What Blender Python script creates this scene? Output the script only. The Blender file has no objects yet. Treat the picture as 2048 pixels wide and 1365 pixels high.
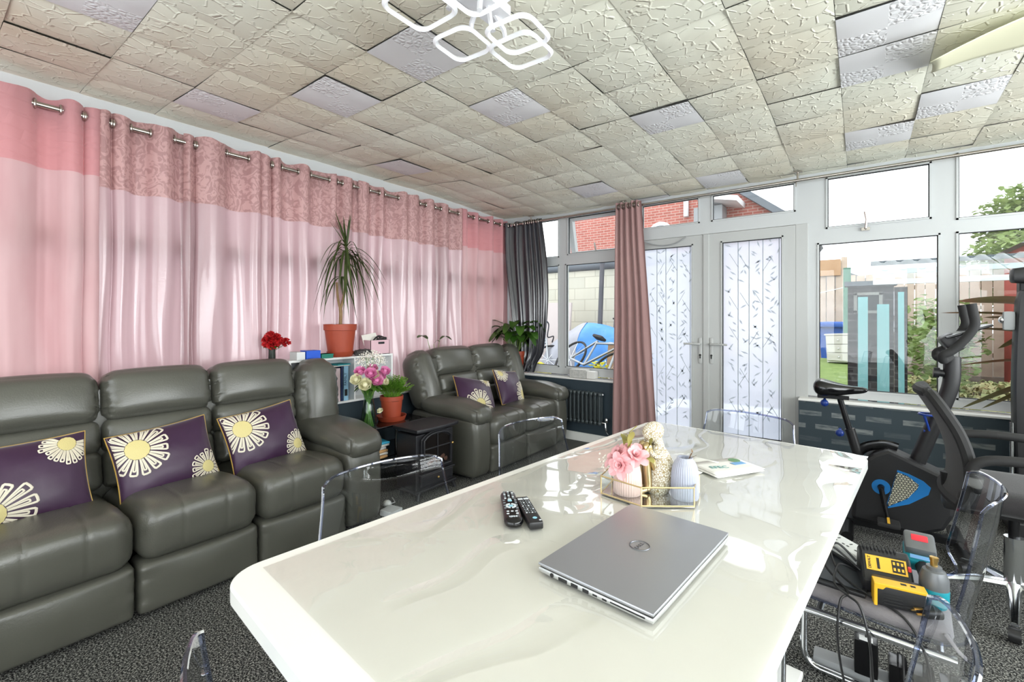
import bpy, math, random
from mathutils import Vector as V, Matrix, noise
random.seed(11)
D=bpy.data; SC=bpy.context.scene; COL=SC.collection
pi=math.pi; sin=math.sin; cos=math.cos
def rad(a): return a*pi/180
# ---------------------------------------------------------------- materials
def lin(c):
    return tuple(((x/255)/12.92 if x/255<=.04045 else ((x/255+.055)/1.055)**2.4) for x in c)+(1,)
MATS={}
EXPO,SKY,LAMP,PR,PF,PL=0.45,2.5,.13,230,58,5
def newmat(name):
    m=D.materials.new(name); m.use_nodes=True; nt=m.node_tree; nt.nodes.clear()
    out=nt.nodes.new('ShaderNodeOutputMaterial'); MATS[name]=m
    return m,nt,out
def nd(nt,t,**kw):
    n=nt.nodes.new('ShaderNode'+t)
    for k,v in kw.items():
        if k in n.inputs.keys(): n.inputs[k].default_value=v
        else: setattr(n,k,v)
    return n
def ramp(nt,fac,stops,interp='LINEAR'):
    r=nt.nodes.new('ShaderNodeValToRGB'); r.color_ramp.interpolation=interp
    e=r.color_ramp.elements
    while len(e)<len(stops): e.new(.5)
    for i,(p,c) in enumerate(stops):
        e[i].position=p; e[i].color=c if len(c)==4 else lin(c)
    nt.links.new(fac,r.inputs[0]); return r
def mat(name,col,rough=.5,metal=0,spec=.5,var=None,bump=None,sheen=0,coat=0,emit=None,col2=None,vscale=5,trl=0,alpha=1,aniso=0,ior=None):
    """principled surface; var: amount of noise mix to col2; bump=(scale,strength); trl: share of translucency (thin cloth, leaves)"""
    m,nt,out=newmat(name); L=nt.links.new
    b=nd(nt,'BsdfPrincipled'); b.inputs['Base Color'].default_value=lin(col)
    b.inputs['Roughness'].default_value=rough; b.inputs['Metallic'].default_value=metal
    b.inputs['Specular IOR Level'].default_value=spec
    if ior: b.inputs['IOR'].default_value=ior
    if sheen: b.inputs['Sheen Weight'].default_value=sheen; b.inputs['Sheen Roughness'].default_value=.4
    if coat: b.inputs['Coat Weight'].default_value=coat; b.inputs['Coat Roughness'].default_value=.05
    if aniso: b.inputs['Anisotropic'].default_value=aniso
    if emit: b.inputs['Emission Color'].default_value=lin(col); b.inputs['Emission Strength'].default_value=emit
    tc=nd(nt,'TexCoord'); cs=None
    if col2:
        n=nd(nt,'TexNoise',Scale=vscale,Detail=6.); L(tc.outputs['Object'],n.inputs['Vector'])
        lo=.5-.5*(1-(var or .5)); r=ramp(nt,n.outputs['Fac'],[(.3,col),(.72,col2)]); L(r.outputs[0],b.inputs['Base Color']); cs=r.outputs[0]
    if bump:
        n2=nd(nt,'TexNoise',Scale=bump[0],Detail=4.); L(tc.outputs['Object'],n2.inputs['Vector'])
        bp=nd(nt,'Bump',Strength=bump[1],Distance=.01); L(n2.outputs['Fac'],bp.inputs['Height']); L(bp.outputs[0],b.inputs['Normal'])
    if trl:
        t=nd(nt,'BsdfTranslucent'); t.inputs[0].default_value=lin(col)
        if cs: L(cs,t.inputs[0])
        mx=nd(nt,'MixShader',Fac=trl); L(b.outputs[0],mx.inputs[1]); L(t.outputs[0],mx.inputs[2]); L(mx.outputs[0],out.inputs[0])
    else: L(b.outputs[0],out.inputs[0])
    return m
def schlick(nt,f0,nrm=None):
    """mirror share of a thin sheet, the same from both sides"""
    L=nt.links.new; lw=nd(nt,'LayerWeight',Blend=.5)
    if nrm: L(nrm,lw.inputs['Normal'])
    pw=nd(nt,'Math',operation='POWER'); pw.inputs[1].default_value=5; L(lw.outputs['Facing'],pw.inputs[0])
    ma=nd(nt,'Math',operation='MULTIPLY_ADD'); ma.inputs[1].default_value=1-f0; ma.inputs[2].default_value=f0; L(pw.outputs[0],ma.inputs[0]); return ma
def glassmat(name,tint=(255,255,255),ior=1.45,rough=0.0,refl=1.0,edge=None,bump=None):
    """thin clear sheet: transparent, with fresnel reflection"""
    m,nt,out=newmat(name); L=nt.links.new
    t=nd(nt,'BsdfTransparent'); t.inputs[0].default_value=lin(tint)
    g=nd(nt,'BsdfGlossy',Roughness=rough); fr=schlick(nt,((ior-1)/(ior+1))**2)
    if edge:
        lw=nd(nt,'LayerWeight',Blend=.25); r=ramp(nt,lw.outputs['Facing'],[(.35,tint),(.95,edge)]); L(r.outputs[0],t.inputs[0])
    if bump:
        tc=nd(nt,'TexCoord'); n2=nd(nt,'TexNoise',Scale=bump[0],Detail=3.,Distortion=1.5); L(tc.outputs['Object'],n2.inputs['Vector'])
        bp=nd(nt,'Bump',Strength=bump[1],Distance=.02); L(n2.outputs['Fac'],bp.inputs['Height']); L(bp.outputs[0],g.inputs['Normal'])
    ml=nd(nt,'Math',operation='MULTIPLY'); ml.inputs[1].default_value=refl; L(fr.outputs[0],ml.inputs[0])
    mx=nd(nt,'MixShader'); L(ml.outputs[0],mx.inputs[0]); L(t.outputs[0],mx.inputs[1]); L(g.outputs[0],mx.inputs[2]); L(mx.outputs[0],out.inputs[0])
    return m
# ---------------------------------------------------------------- mesh builder
class MB:
    def __init__(s): s.v=[]; s.f=[]; s.mi=[]; s.uv={}
    def add(s,vs,fs,mi=0):
        o=len(s.v); s.v+= [V(p) for p in vs]; s.f+=[tuple(i+o for i in f) for f in fs]; s.mi+=[mi]*len(fs); return s
    def box(s,c,d,rot=None,mi=0):
        x,y,z=[k/2 for k in d]
        vs=[V((a*x,b*y,e*z)) for a in(-1,1) for b in(-1,1) for e in(-1,1)]
        if rot is not None: vs=[rot@p for p in vs]
        c=V(c); vs=[p+c for p in vs]
        return s.add(vs,[(0,1,3,2),(4,6,7,5),(0,4,5,1),(2,3,7,6),(0,2,6,4),(1,5,7,3)],mi)
    def pbox(s,c,h,r=.02,n=(8,8,8),puff=(0,0,0),warp=None,rot=None,mi=0):
        """rounded, puffed box: half sizes h, edge radius r, n divisions, warp(p,q)"""
        c=V(c); idx={}; vs=[]; fs=[]; r=min(r,*h)
        def vert(q):
            k=tuple(round(t,5) for t in q)
            if k in idx: return idx[k]
            p=V((q[0]*h[0],q[1]*h[1],q[2]*h[2]))
            inn=V(tuple(max(-(h[i]-r),min(h[i]-r,p[i])) for i in range(3))); d=p-inn
            if d.length>1e-9: p=inn+d.normalized()*r
            a=[1-min(1,abs(t))**2 for t in q]
            p=V((p[0]*(1+puff[0]*a[1]*a[2]),p[1]*(1+puff[1]*a[0]*a[2]),p[2]*(1+puff[2]*a[0]*a[1])))
            if warp: p=warp(p,q)
            if rot is not None: p=rot@p
            vs.append(p+c); idx[k]=len(vs)-1; return idx[k]
        def rr(n):  # denser toward the edges
            return [sin((i/n-.5)*pi)*.55+(2*i/n-1)*.45 for i in range(n+1)]
        R=[rr(k) for k in n]
        for ax in range(3):
            b,e=[(1,2),(2,0),(0,1)][ax]
            for sg in(-1,1):
                for i in range(n[b]):
                    for j in range(n[e]):
                        q4=[]
                        for (ii,jj) in((i,j),(i+1,j),(i+1,j+1),(i,j+1)):
                            q=[0,0,0]; q[ax]=sg; q[b]=R[b][ii]; q[e]=R[e][jj]; q4.append(vert(q))
                        fs.append(tuple(q4) if sg>0 else tuple(reversed(q4)))
        return s.add(vs,fs,mi)
    def tube(s,pts,r,n=8,closed=False,mi=0,flat=1):
        pts=[V(p) for p in pts]; N=len(pts); vs=[]; fs=[]
        rs=r if isinstance(r,(list,tuple)) else [r]*N
        up=None
        for i,p in enumerate(pts):
            a=pts[i-1] if (i>0 or closed) else p; b=pts[(i+1)%N] if (i<N-1 or closed) else p
            t=(b-a)
            if t.length<1e-9: t=V((0,0,1))
            t.normalize()
            if up is None: up=V((0,0,1)) if abs(t.z)<.9 else V((0,1,0))
            x=up.cross(t)
            if x.length<1e-6: x=V((1,0,0)).cross(t)
            x.normalize(); y=t.cross(x); up=y
            for k in range(n):
                th=2*pi*k/n; vs.append(p+x*cos(th)*rs[i]+y*sin(th)*rs[i]*flat)
        M_=N if closed else N-1
        for i in range(M_):
            for k in range(n):
                a=i*n+k; b=i*n+(k+1)%n; c=((i+1)%N)*n+(k+1)%n; d=((i+1)%N)*n+k; fs.append((a,b,c,d))
        if not closed: fs.append(tuple(reversed(range(n)))); fs.append(tuple((N-1)*n+k for k in range(n)))
        return s.add(vs,fs,mi)
    def lathe(s,prof,c=(0,0,0),n=24,mi=0,rib=None,ax=None):
        c=V(c); vs=[]; fs=[]
        for (r,z) in prof:
            for k in range(n):
                th=2*pi*k/n; rr=r*(1+(rib[1]*cos(rib[0]*th) if rib and r>0 else 0)); p=V((rr*cos(th),rr*sin(th),z))
                if ax is not None: p=ax@p
                vs.append(p+c)
        for i in range(len(prof)-1):
            for k in range(n):
                fs.append((i*n+k,i*n+(k+1)%n,(i+1)*n+(k+1)%n,(i+1)*n+k))
        return s.add(vs,fs,mi)
    def cyl(s,a,b,r,n=16,mi=0): return s.tube([a,b],r,n,mi=mi)
    def grid(s,fn,nu,nv,cu=False,mi=0):
        vs=[fn(i/(nu if cu else nu),j/nv) for i in range(nu if cu else nu+1) for j in range(nv+1)]; fs=[]
        W=nv+1; N=nu if cu else nu+1
        for i in range(nu):
            for j in range(nv):
                fs.append((i*W+j,((i+1)%N)*W+j,((i+1)%N)*W+j+1,i*W+j+1))
        return s.add(vs,fs,mi)
    def prism(s,poly,lo,hi,fn=None,mi=0):
        """poly: 2d points; fn(a,b,h)->3d (default x,y,z)"""
        fn=fn or (lambda a,b,h:(a,b,h)); n=len(poly)
        vs=[fn(a,b,lo) for a,b in poly]+[fn(a,b,hi) for a,b in poly]
        fs=[tuple(reversed(range(n))),tuple(range(n,2*n))]+[(i,(i+1)%n,n+(i+1)%n,n+i) for i in range(n)]
        return s.add(vs,fs,mi)
    def leaf(s,base,pts_dir,width,n=8,fold=.15,side=None,mi=0,shape=None):
        """leaf blade along a polyline pts_dir (list of points) from base"""
        P=[V(base)]+[V(p) for p in pts_dir]; m=len(P)-1; vs=[]; fs=[]
        def at(t):
            t=max(0,min(.9999,t))*m; i=int(t); f=t-i
            a=P[max(0,i-1)];b=P[i];c=P[i+1];d=P[min(m,i+2)]
            return .5*((2*b)+(c-a)*f+(2*a-5*b+4*c-d)*f*f+(3*b-a-3*c+d)*f**3)
        for i in range(n+1):
            t=i/n; p=at(t); q=at(min(1,t+.02))-at(max(0,t-.02))
            q.normalize(); sd=V(side) if side is not None else q.cross(V((0,0,1)))
            if sd.length<1e-4: sd=V((1,0,0))
            sd.normalize(); nn=sd.cross(q)
            w=width*(shape(t) if shape else (sin(pi*min(1,t*.97+.03))**.8))
            vs+=[p-sd*w+nn*w*fold,p,p+sd*w+nn*w*fold]
        for i in range(n):
            a=i*3; fs+=[(a,a+1,a+4,a+3),(a+1,a+2,a+5,a+4)]
        return s.add(vs,fs,mi)
    def blob(s,c,r,sub=2,amp=.0,freq=3,mi=0,seed=0):
        nu=8*sub; nv=5*sub; c=V(c); r=V(r) if isinstance(r,(tuple,list)) else V((r,r,r))
        def f(u,v):
            a=2*pi*u; b=pi*(v-.5); p=V((cos(a)*cos(b),sin(a)*cos(b),sin(b)))
            k=1+amp*noise.noise(p*freq+V((seed,seed*2,0))); return V((p.x*r.x*k,p.y*r.y*k,p.z*r.z*k))+c
        return s.grid(f,nu,nv,cu=True,mi=mi)
    def xf(s,Mx,start=0):
        for i in range(start,len(s.v)): s.v[i]=Mx@s.v[i]
        return s
    def build(s,name,mats,parent=None,smooth=True,ang=38,bevel=0,subs=0,solid=0):
        me=D.meshes.new(name); me.from_pydata([tuple(p) for p in s.v],[],s.f)
        for m in (mats if isinstance(mats,(list,tuple)) else [mats]): me.materials.append(MATS[m] if isinstance(m,str) else m)
        if any(s.mi): me.polygons.foreach_set('material_index',s.mi)
        me.validate(); me.update()
        if smooth: me.shade_smooth(); me.set_sharp_from_angle(angle=rad(ang))
        o=D.objects.new(name,me); COL.objects.link(o)
        if parent is not None: o.parent=parent
        if solid: md=o.modifiers.new('solid','SOLIDIFY'); md.thickness=solid; md.offset=0
        if bevel:
            md=o.modifiers.new('bevel','BEVEL'); md.width=bevel; md.segments=2; md.limit_method='ANGLE'; md.angle_limit=rad(40); md.harden_normals=False
        if subs: md=o.modifiers.new('sub','SUBSURF'); md.levels=subs; md.render_levels=subs
        return o
def tag(o,label=None,cat=None,group=None,kind=None):
    if label: o['label']=label
    if cat: o['category']=cat
    if group: o['group']=group
    if kind: o['kind']=kind
    return o
def thing(name,label,cat,loc=(0,0,0),rz=0,group=None):
    o=D.objects.new(name,None); COL.objects.link(o); o.location=loc; o.rotation_euler=(0,0,rad(rz)); o.empty_display_size=.1
    return tag(o,label,cat,group)
def solo(mb,name,mats,label,cat,loc=(0,0,0),rz=0,group=None,**kw):
    o=mb.build(name,mats,**kw); o.location=loc; o.rotation_euler=(0,0,rad(rz)); return tag(o,label,cat,group)
def struct(mb,name,mats,parent=None,**kw):
    o=mb.build(name,mats,parent,**kw)
    if parent is None: o['kind']='structure'
    return o
def dup(root,loc,rz,label=None,group=None):
    def cp(o,par):
        c=o.copy(); COL.objects.link(c)
        if par is not None: c.parent=par
        for ch in o.children: cp(ch,c)
        return c
    r=cp(root,None); r.location=loc; r.rotation_euler=(0,0,rad(rz))
    if label: r['label']=label
    if group: r['group']=group
    return r
def text(body,size,mats,parent,mx,name='lettering',ext=.0004,align='CENTER',shear=0,bold=0):
    cu=D.curves.new(name,'FONT'); cu.body=body; cu.size=size; cu.extrude=ext; cu.align_x=align; cu.align_y='CENTER'; cu.shear=shear; cu.offset=bold
    t=D.objects.new(name,cu); me=D.meshes.new_from_object(t); D.objects.remove(t)
    me.transform(mx); me.materials.clear(); me.materials.append(MATS[mats]); o=D.objects.new(name,me); COL.objects.link(o); o.parent=parent; return o
def RX(a): return Matrix.Rotation(rad(a),4,'X')
def RY(a): return Matrix.Rotation(rad(a),4,'Y')
def RZ(a): return Matrix.Rotation(rad(a),4,'Z')
def TR(*p): return Matrix.Translation(p)
def sm(t): t=max(0,min(1,t)); return t*t*(3-2*t)
def arc(c,r,a0,a1,n,fn): return [fn(c[0]+r*cos(rad(a0+(a1-a0)*i/n)),c[1]+r*sin(rad(a0+(a1-a0)*i/n))) for i in range(n+1)]
def spline(P,n=8):
    P=[V(p) for p in P]; o=[]
    for i in range(len(P)-1):
        a=P[max(0,i-1)];b=P[i];c=P[i+1];d=P[min(len(P)-1,i+2)]
        for k in range(n):
            f=k/n; o.append(.5*((2*b)+(c-a)*f+(2*a-5*b+4*c-d)*f*f+(3*b-a-3*c+d)*f**3))
    o.append(P[-1]); return o
# ---------------------------------------------------------------- camera
cam=D.cameras.new('camera'); co=D.objects.new('camera',cam); COL.objects.link(co); SC.camera=co
co.location=(0,0,1.27); co.rotation_euler=(rad(90),0,rad(37.3))
cam.sensor_width=36; cam.lens=915/2048*36; cam.shift_y=-45.5/2048; cam.clip_start=.02
SC.view_settings.view_transform='Standard'; SC.view_settings.look='None'; SC.view_settings.gamma=1; SC.view_settings.use_curve_mapping=False
SC.view_settings.exposure=EXPO
# ---------------------------------------------------------------- sky and light
w=D.worlds.new('sky'); SC.world=w; w.use_nodes=True; nt=w.node_tree; nt.nodes.clear()
bg=nt.nodes.new('ShaderNodeBackground'); wo=nt.nodes.new('ShaderNodeOutputWorld'); nt.links.new(bg.outputs[0],wo.inputs[0])
tc=nd(nt,'TexCoord'); sp=nd(nt,'SeparateXYZ'); nt.links.new(tc.outputs['Generated'],sp.inputs[0])
rp=ramp(nt,sp.outputs['Z'],[(0,(226,232,240)),(.25,(247,249,252)),(1,(255,255,255))]); nt.links.new(rp.outputs[0],bg.inputs[0]); bg.inputs[1].default_value=SKY
def area(name,loc,rot,sx,sy,pw,col=(1,1,1)):
    l=D.lights.new(name,'AREA'); l.shape='RECTANGLE'; l.size=sx; l.size_y=sy; l.energy=pw; l.color=col
    o=D.objects.new(name,l); COL.objects.link(o); o.location=loc; o.rotation_euler=[rad(a) for a in rot]; return o
# ---------------------------------------------------------------- shared materials
mat('upvc',(198,201,202),.32,spec=.5)
mat('upvc_door',(186,188,187),.3)
mat('white_paint',(235,235,232),.45,bump=(30,.05))
mat('gasket',(30,32,34),.6)
mat('chrome',(225,228,232),.12,1)
mat('nickel',(190,184,176),.25,1)
mat('dull_bronze',(120,110,100),.4,.8)
mat('black_plastic',(30,30,32),.42)
mat('black_gloss',(16,16,18),.15)
mat('dark_rubber',(36,36,37),.75)
mat('grey_plastic',(150,153,155),.45)
mat('white_plastic',(232,233,230),.35); mat('drawer_white',(204,200,192),.5)
mat('terracotta',(168,72,46),.5,col2=(150,60,38),vscale=6)
mat('soil',(56,42,32),.95,bump=(60,.8),col2=(30,22,17),vscale=30)
glassmat('window_glass',(250,252,252),1.45)
glassmat('clear_glass',(236,244,240),1.5,edge=(150,185,170))
glassmat('acrylic',(240,243,246),1.49,refl=1.3,edge=(206,212,224))
glassmat('acrylic_edge',(206,212,232),1.6,refl=2.2,edge=(84,92,150))
# carpet
m,nt,out=newmat('carpet'); L=nt.links.new
b=nd(nt,'BsdfPrincipled'); b.inputs['Roughness'].default_value=.95; b.inputs['Specular IOR Level'].default_value=.1
tc=nd(nt,'TexCoord'); n=nd(nt,'TexNoise',Scale=150.,Detail=2.,Roughness=.8); L(tc.outputs['Object'],n.inputs['Vector'])
r=ramp(nt,n.outputs['Fac'],[(.38,(18,18,19)),(.5,(60,61,61)),(.62,(168,168,162))]); L(r.outputs[0],b.inputs['Base Color'])
bp=nd(nt,'Bump',Strength=.9,Distance=.008); L(n.outputs['Fac'],bp.inputs['Height']); L(bp.outputs[0],b.inputs['Normal']); L(b.outputs[0],out.inputs[0])
# dark blue-grey plaster
mat('blue_wall',(42,56,66),.6,bump=(18,.12),col2=(48,62,71),vscale=3)
m,nt,out=newmat('patched_wall'); L=nt.links.new
b=nd(nt,'BsdfPrincipled'); b.inputs['Roughness'].default_value=.65
tc=nd(nt,'TexCoord'); mp=nd(nt,'Mapping'); mp.inputs['Rotation'].default_value=(rad(-90),0,0); L(tc.outputs['Object'],mp.inputs[0])
br=nd(nt,'TexBrick',Scale=1.,offset=.5); br.inputs['Brick Width'].default_value=.205; br.inputs['Row Height'].default_value=.098; br.inputs['Mortar Size'].default_value=.033; br.inputs['Mortar Smooth'].default_value=.12
br.inputs['Color1'].default_value=(0,0,0,1); br.inputs['Color2'].default_value=(1,1,1,1); br.inputs['Mortar'].default_value=(0,0,0,1); br.inputs['Bias'].default_value=.1
L(mp.outputs[0],br.inputs['Vector'])
no=nd(nt,'TexNoise',Scale=40.,Detail=5.); mp2=nd(nt,'Mapping'); mp2.inputs['Scale'].default_value=(.35,1,1.6); L(tc.outputs['Object'],mp2.inputs[0]); L(mp2.outputs[0],no.inputs['Vector'])
r1=ramp(nt,no.outputs['Fac'],[(.35,(74,84,90)),(.6,(128,134,134))])
mx=nd(nt,'Mix',data_type='RGBA'); L(br.outputs['Color'],mx.inputs['Factor']); mx.inputs['A'].default_value=lin((46,60,68)); L(r1.outputs[0],mx.inputs['B']); L(mx.outputs['Result'],b.inputs['Base Color']); L(b.outputs[0],out.inputs[0])
# ceiling tiles: cream embossed polygons, and a white kind with two pebbled quarters
def tile_mat(name,base,stain,white=False):
    m,nt,out=newmat(name); L=nt.links.new
    b=nd(nt,'BsdfPrincipled'); b.inputs['Roughness'].default_value=.6; b.inputs['Specular IOR Level'].default_value=.3
    tc=nd(nt,'TexCoord'); uv=tc.outputs['UV']
    n=nd(nt,'TexNoise',Scale=1.3,Detail=3.); L(tc.outputs['Object'],n.inputs['Vector'])
    r=ramp(nt,n.outputs['Fac'],[(.4,base),(.75,stain)]); L(r.outputs[0],b.inputs['Base Color'])
    vo=nd(nt,'TexVoronoi',feature='DISTANCE_TO_EDGE',Scale=(14. if white else 5.2)); L(uv,vo.inputs['Vector'])
    rr=ramp(nt,vo.outputs['Distance'],[(.015,(255,255,255)),(.07,(0,0,0))] if not white else [(.04,(0,0,0)),(.3,(255,255,255))])
    h=rr.outputs[0]
    n3=nd(nt,'TexNoise',Scale=9.,Detail=1.); L(uv,n3.inputs['Vector'])
    if white:
        ck=nd(nt,'TexChecker',Scale=2.); L(uv,ck.inputs['Vector']); mu=nd(nt,'Mix',data_type='RGBA',blend_type='MULTIPLY'); mu.inputs['Factor'].default_value=1
        L(h,mu.inputs['A']); L(ck.outputs['Fac'],mu.inputs['B']); h=mu.outputs['Result']
    else:
        r3=ramp(nt,n3.outputs['Fac'],[(.44,(0,0,0)),(.50,(255,255,255))]); mu=nd(nt,'Mix',data_type='RGBA',blend_type='MULTIPLY'); mu.inputs['Factor'].default_value=1
        L(h,mu.inputs['A']); L(r3.outputs[0],mu.inputs['B']); h=mu.outputs['Result']
    bp=nd(nt,'Bump',Strength=.42 if not white else .4,Distance=.010 if not white else .008); L(h,bp.inputs['Height']); L(bp.outputs[0],b.inputs['Normal']); L(b.outputs[0],out.inputs[0])
tile_mat('cream_tile',(242,242,226),(228,218,196)); tile_mat('white_tile',(238,238,240),(233,231,232),True)
# ---------------------------------------------------------------- room shell
XL,XR,YF,YB=-3.45,2.55,-2.3,4.35
struct(MB().box(((XL+XR)/2,(YF+YB)/2,-.05),(XR-XL+.5,YB-YF+.5,.1)),'floor','carpet',smooth=False)
def zc(x,y): return 2.505-.045*sm((x-XL)/1.0)-.045*sm((y-2.9)/1.4)
T=.335; TX,TY=-2.09,.56
ray=lambda u,v:(-.606+.7955*(u-1024)/915,.7955+.606*(u-1024)/915,(637-v)/915)
def tidx(u,v):
    d=ray(u,v); k=1.2/d[2]; return (math.floor((d[0]*k-TX)/T),math.floor((d[1]*k-TY)/T))
WHITE={tidx(*p) for p in((200,12),(455,220),(690,205),(830,105),(1035,225),(1355,245),(1794,12),(1835,130),(1812,258),(1990,178),(840,335),(1170,378),(1450,352),(1300,395))}
me_v=[];me_f=[];me_m=[];uvs=[]
i0=math.floor((XL-TX)/T);i1=math.ceil((XR-TX)/T);j0=math.floor((YF-TY)/T);j1=math.ceil((YB-TY)/T)
HOLE=tidx(1965,60)
for i in range(i0,i1):
    for j in range(j0,j1):
        wht=(i,j) in WHITE; rnd=random.Random(i*131+j*17+5)
        cz=[rnd.uniform(-.003,.006) for _ in range(4)]; off=rnd.uniform(0,.003); N=6; o=len(me_v); gp=.0025
        for a in range(N+1):
            for c in range(N+1):
                s_,t_=a/N,c/N; x=TX+(i+gp+(1-2*gp)*s_)*T; y=TY+(j+gp+(1-2*gp)*t_)*T
                x=min(max(x,XL),XR); y=min(max(y,YF),YB)
                cc=(cz[0]*(1-s_)*(1-t_)+cz[1]*s_*(1-t_)+cz[2]*(1-s_)*t_+cz[3]*s_*t_)
                e=max(abs(2*s_-1),abs(2*t_-1))
                me_v.append((x,y,zc(x,y)-off-cc*e**3+.008*e**6-(.004 if wht else 0)))
        for a in range(N):
            for c in range(N):
                k=o+a*(N+1)+c; me_f.append((k,k+1,k+N+2,k+N+1)); me_m.append(1 if wht else 0)
                uvs+=[(i*3.7+a/N,j*5.3+c/N) if not wht else (a/N,c/N) for a,c in((a,c),(a,c+1),(a+1,c+1),(a+1,c))]
me=D.meshes.new('ceiling'); me.from_pydata(me_v,[],me_f)
me.materials.append(MATS['cream_tile']); me.materials.append(MATS['white_tile']); me.polygons.foreach_set('material_index',me_m)
ul=me.uv_layers.new(name='uv'); ul.data.foreach_set('uv',[c for p in uvs for c in p]); me.shade_smooth()
ceil=D.objects.new('ceiling',me); COL.objects.link(ceil); ceil['kind']='structure'
struct(MB().box(((XL+XR)/2,(YF+YB)/2,2.58),(XR-XL+.5,YB-YF+.5,.06)),'light_seal','white_paint',smooth=False)  # unseen slab added above the tiles to stop light leaking in
# dwarf walls and sills
SZ=.645
struct(MB().box((-2.655,4.34,.315),(1.59,.28,.63)),'wall_back_left','blue_wall',smooth=False)
struct(MB().box((1.0825,4.34,.315),(2.935,.28,.63)),'wall_back_right','patched_wall',smooth=False)
struct(MB().box((-3.335,1.0,.305),(.27,6.6,.61)),'wall_left','blue_wall',smooth=False)
struct(MB().box((-2.655,4.27,.637),(1.60,.16,.016)),'trim_1','white_paint',smooth=False,bevel=.004)
struct(MB().box((1.0825,4.27,.637),(2.94,.16,.016)),'trim_2','white_paint',smooth=False,bevel=.004)
struct(MB().box((-3.335,1.0,.618),(.28,6.58,.016)),'trim_3','white_paint',smooth=False,bevel=.004)
struct(MB().box((-2.655,4.195,.045),(1.58,.014,.09)),'baseboard_back','white_paint',smooth=False,bevel=.003)
struct(MB().box((1.1,4.195,.045),(2.9,.014,.09)),'baseboard_right','white_paint',smooth=False,bevel=.003)
struct(MB().box((-3.24,4.155,.315),(.42,.10,.63)),'wall_corner','blue_wall',smooth=False)
struct(MB().box((-3.24,4.15,.6375),(.43,.11,.0165)),'trim_4','white_paint',smooth=False,bevel=.004)
# right and front walls (outside the picture): white, each with a wide opening added to bring in light
def holed(name,lo,hi,hole,fn,th):
    mb=MB(); (a0,b0),(a1,b1)=lo,hi; (h0,k0,h1,k1)=hole
    for (p,q,r_,s_) in((a0,b0,h0,b1),(h1,b0,a1,b1),(h0,b0,h1,k0),(h0,k1,h1,b1)):
        mb.box(fn((p+r_)/2,(q+s_)/2),tuple(abs(t) for t in th(r_-p,s_-q)))
    return struct(mb,name,'white_paint',smooth=False)
holed('wall_right',(YF,0),(YB,2.5),(-1.9,.7,3.9,2.35),lambda a,b:(XR+.06,a,b),lambda a,b:(.12,a,b))
holed('wall_front',(XL,0),(XR,2.5),(-2.6,.4,1.9,2.35),lambda a,b:(a,YF-.06,b),lambda a,b:(a,.12,b))
# ---------------------------------------------------------------- glazing
def glazing(name,fn,x0,x1,z0,z1,panes,dep=.07,gl='window_glass',fm='upvc',skip=()):
    """frame = region minus the panes; fn(a,b,d) gives the place at depth d (d<0 to the room)"""
    xs=sorted({x0,x1,*[p[0] for p in panes],*[p[2] for p in panes]}); zs=sorted({z0,z1,*[p[1] for p in panes],*[p[3] for p in panes]})
    mb=MB(); inp=lambda a,b:any(p[0]<a<p[2] and p[1]<b<p[3] for p in panes)
    def bx(m,a0,b0,a1,b1,d0,d1):
        vs=[fn(a,b,d) for a in(a0,a1) for b in(b0,b1) for d in(d0,d1)]
        m.add(vs,[(0,1,3,2),(4,6,7,5),(0,4,5,1),(2,3,7,6),(0,2,6,4),(1,5,7,3)])
    for i in range(len(xs)-1):
        for j in range(len(zs)-1):
            if not inp((xs[i]+xs[i+1])/2,(zs[j]+zs[j+1])/2): bx(mb,xs[i],zs[j],xs[i+1],zs[j+1],-dep/2,dep/2)
    fr=struct(mb,name,fm,smooth=False)
    for k,(a,b,c,d) in enumerate(panes):
        bd=MB()
        for (m0,n0,m1,n1) in((a,b,a+.012,d),(c-.012,b,c,d),(a,b,c,b+.012),(a,d-.012,c,d)): bx(bd,m0,n0,m1,n1,-dep/2-.008,-dep/2+.02)
        bd.build('glazing_bead',fm,fr,smooth=False)
        g=MB()
        for (m0,n0,m1,n1) in((a+.012,b+.012,a+.017,d-.012),(c-.017,b+.012,c-.012,d-.012),(a+.012,b+.012,c-.012,b+.017),(a+.012,d-.017,c-.012,d-.012)): bx(g,m0,n0,m1,n1,-dep/2+.003,-dep/2+.02)
        g.build('gasket','gasket',fr,smooth=False)
        if k not in skip:
            p=MB()
            if gl=='frosted_film': p.add([fn(a+.01,b+.01,0),fn(c-.01,b+.01,0),fn(c-.01,d-.01,0),fn(a+.01,d-.01,0)],[(0,1,2,3)])
            else: bx(p,a+.01,b+.01,c-.01,d-.01,-.002,.004)
            p.build('pane',gl,fr,smooth=False)
    return fr
fy=lambda y:(lambda a,b,d:(a,y+d,b))
fx=lambda x,s=1:(lambda a,b,d:(x+d*s,a,b))
w1=glazing('window_1',fy(4.35),-3.45,-1.86,.66,2.47,[(-3.30,.735,-2.635,1.86),(-2.555,.735,-1.93,1.86),(-3.30,1.94,-2.635,2.37),(-2.53,1.955,-1.95,2.37)],skip=(3,))
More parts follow.
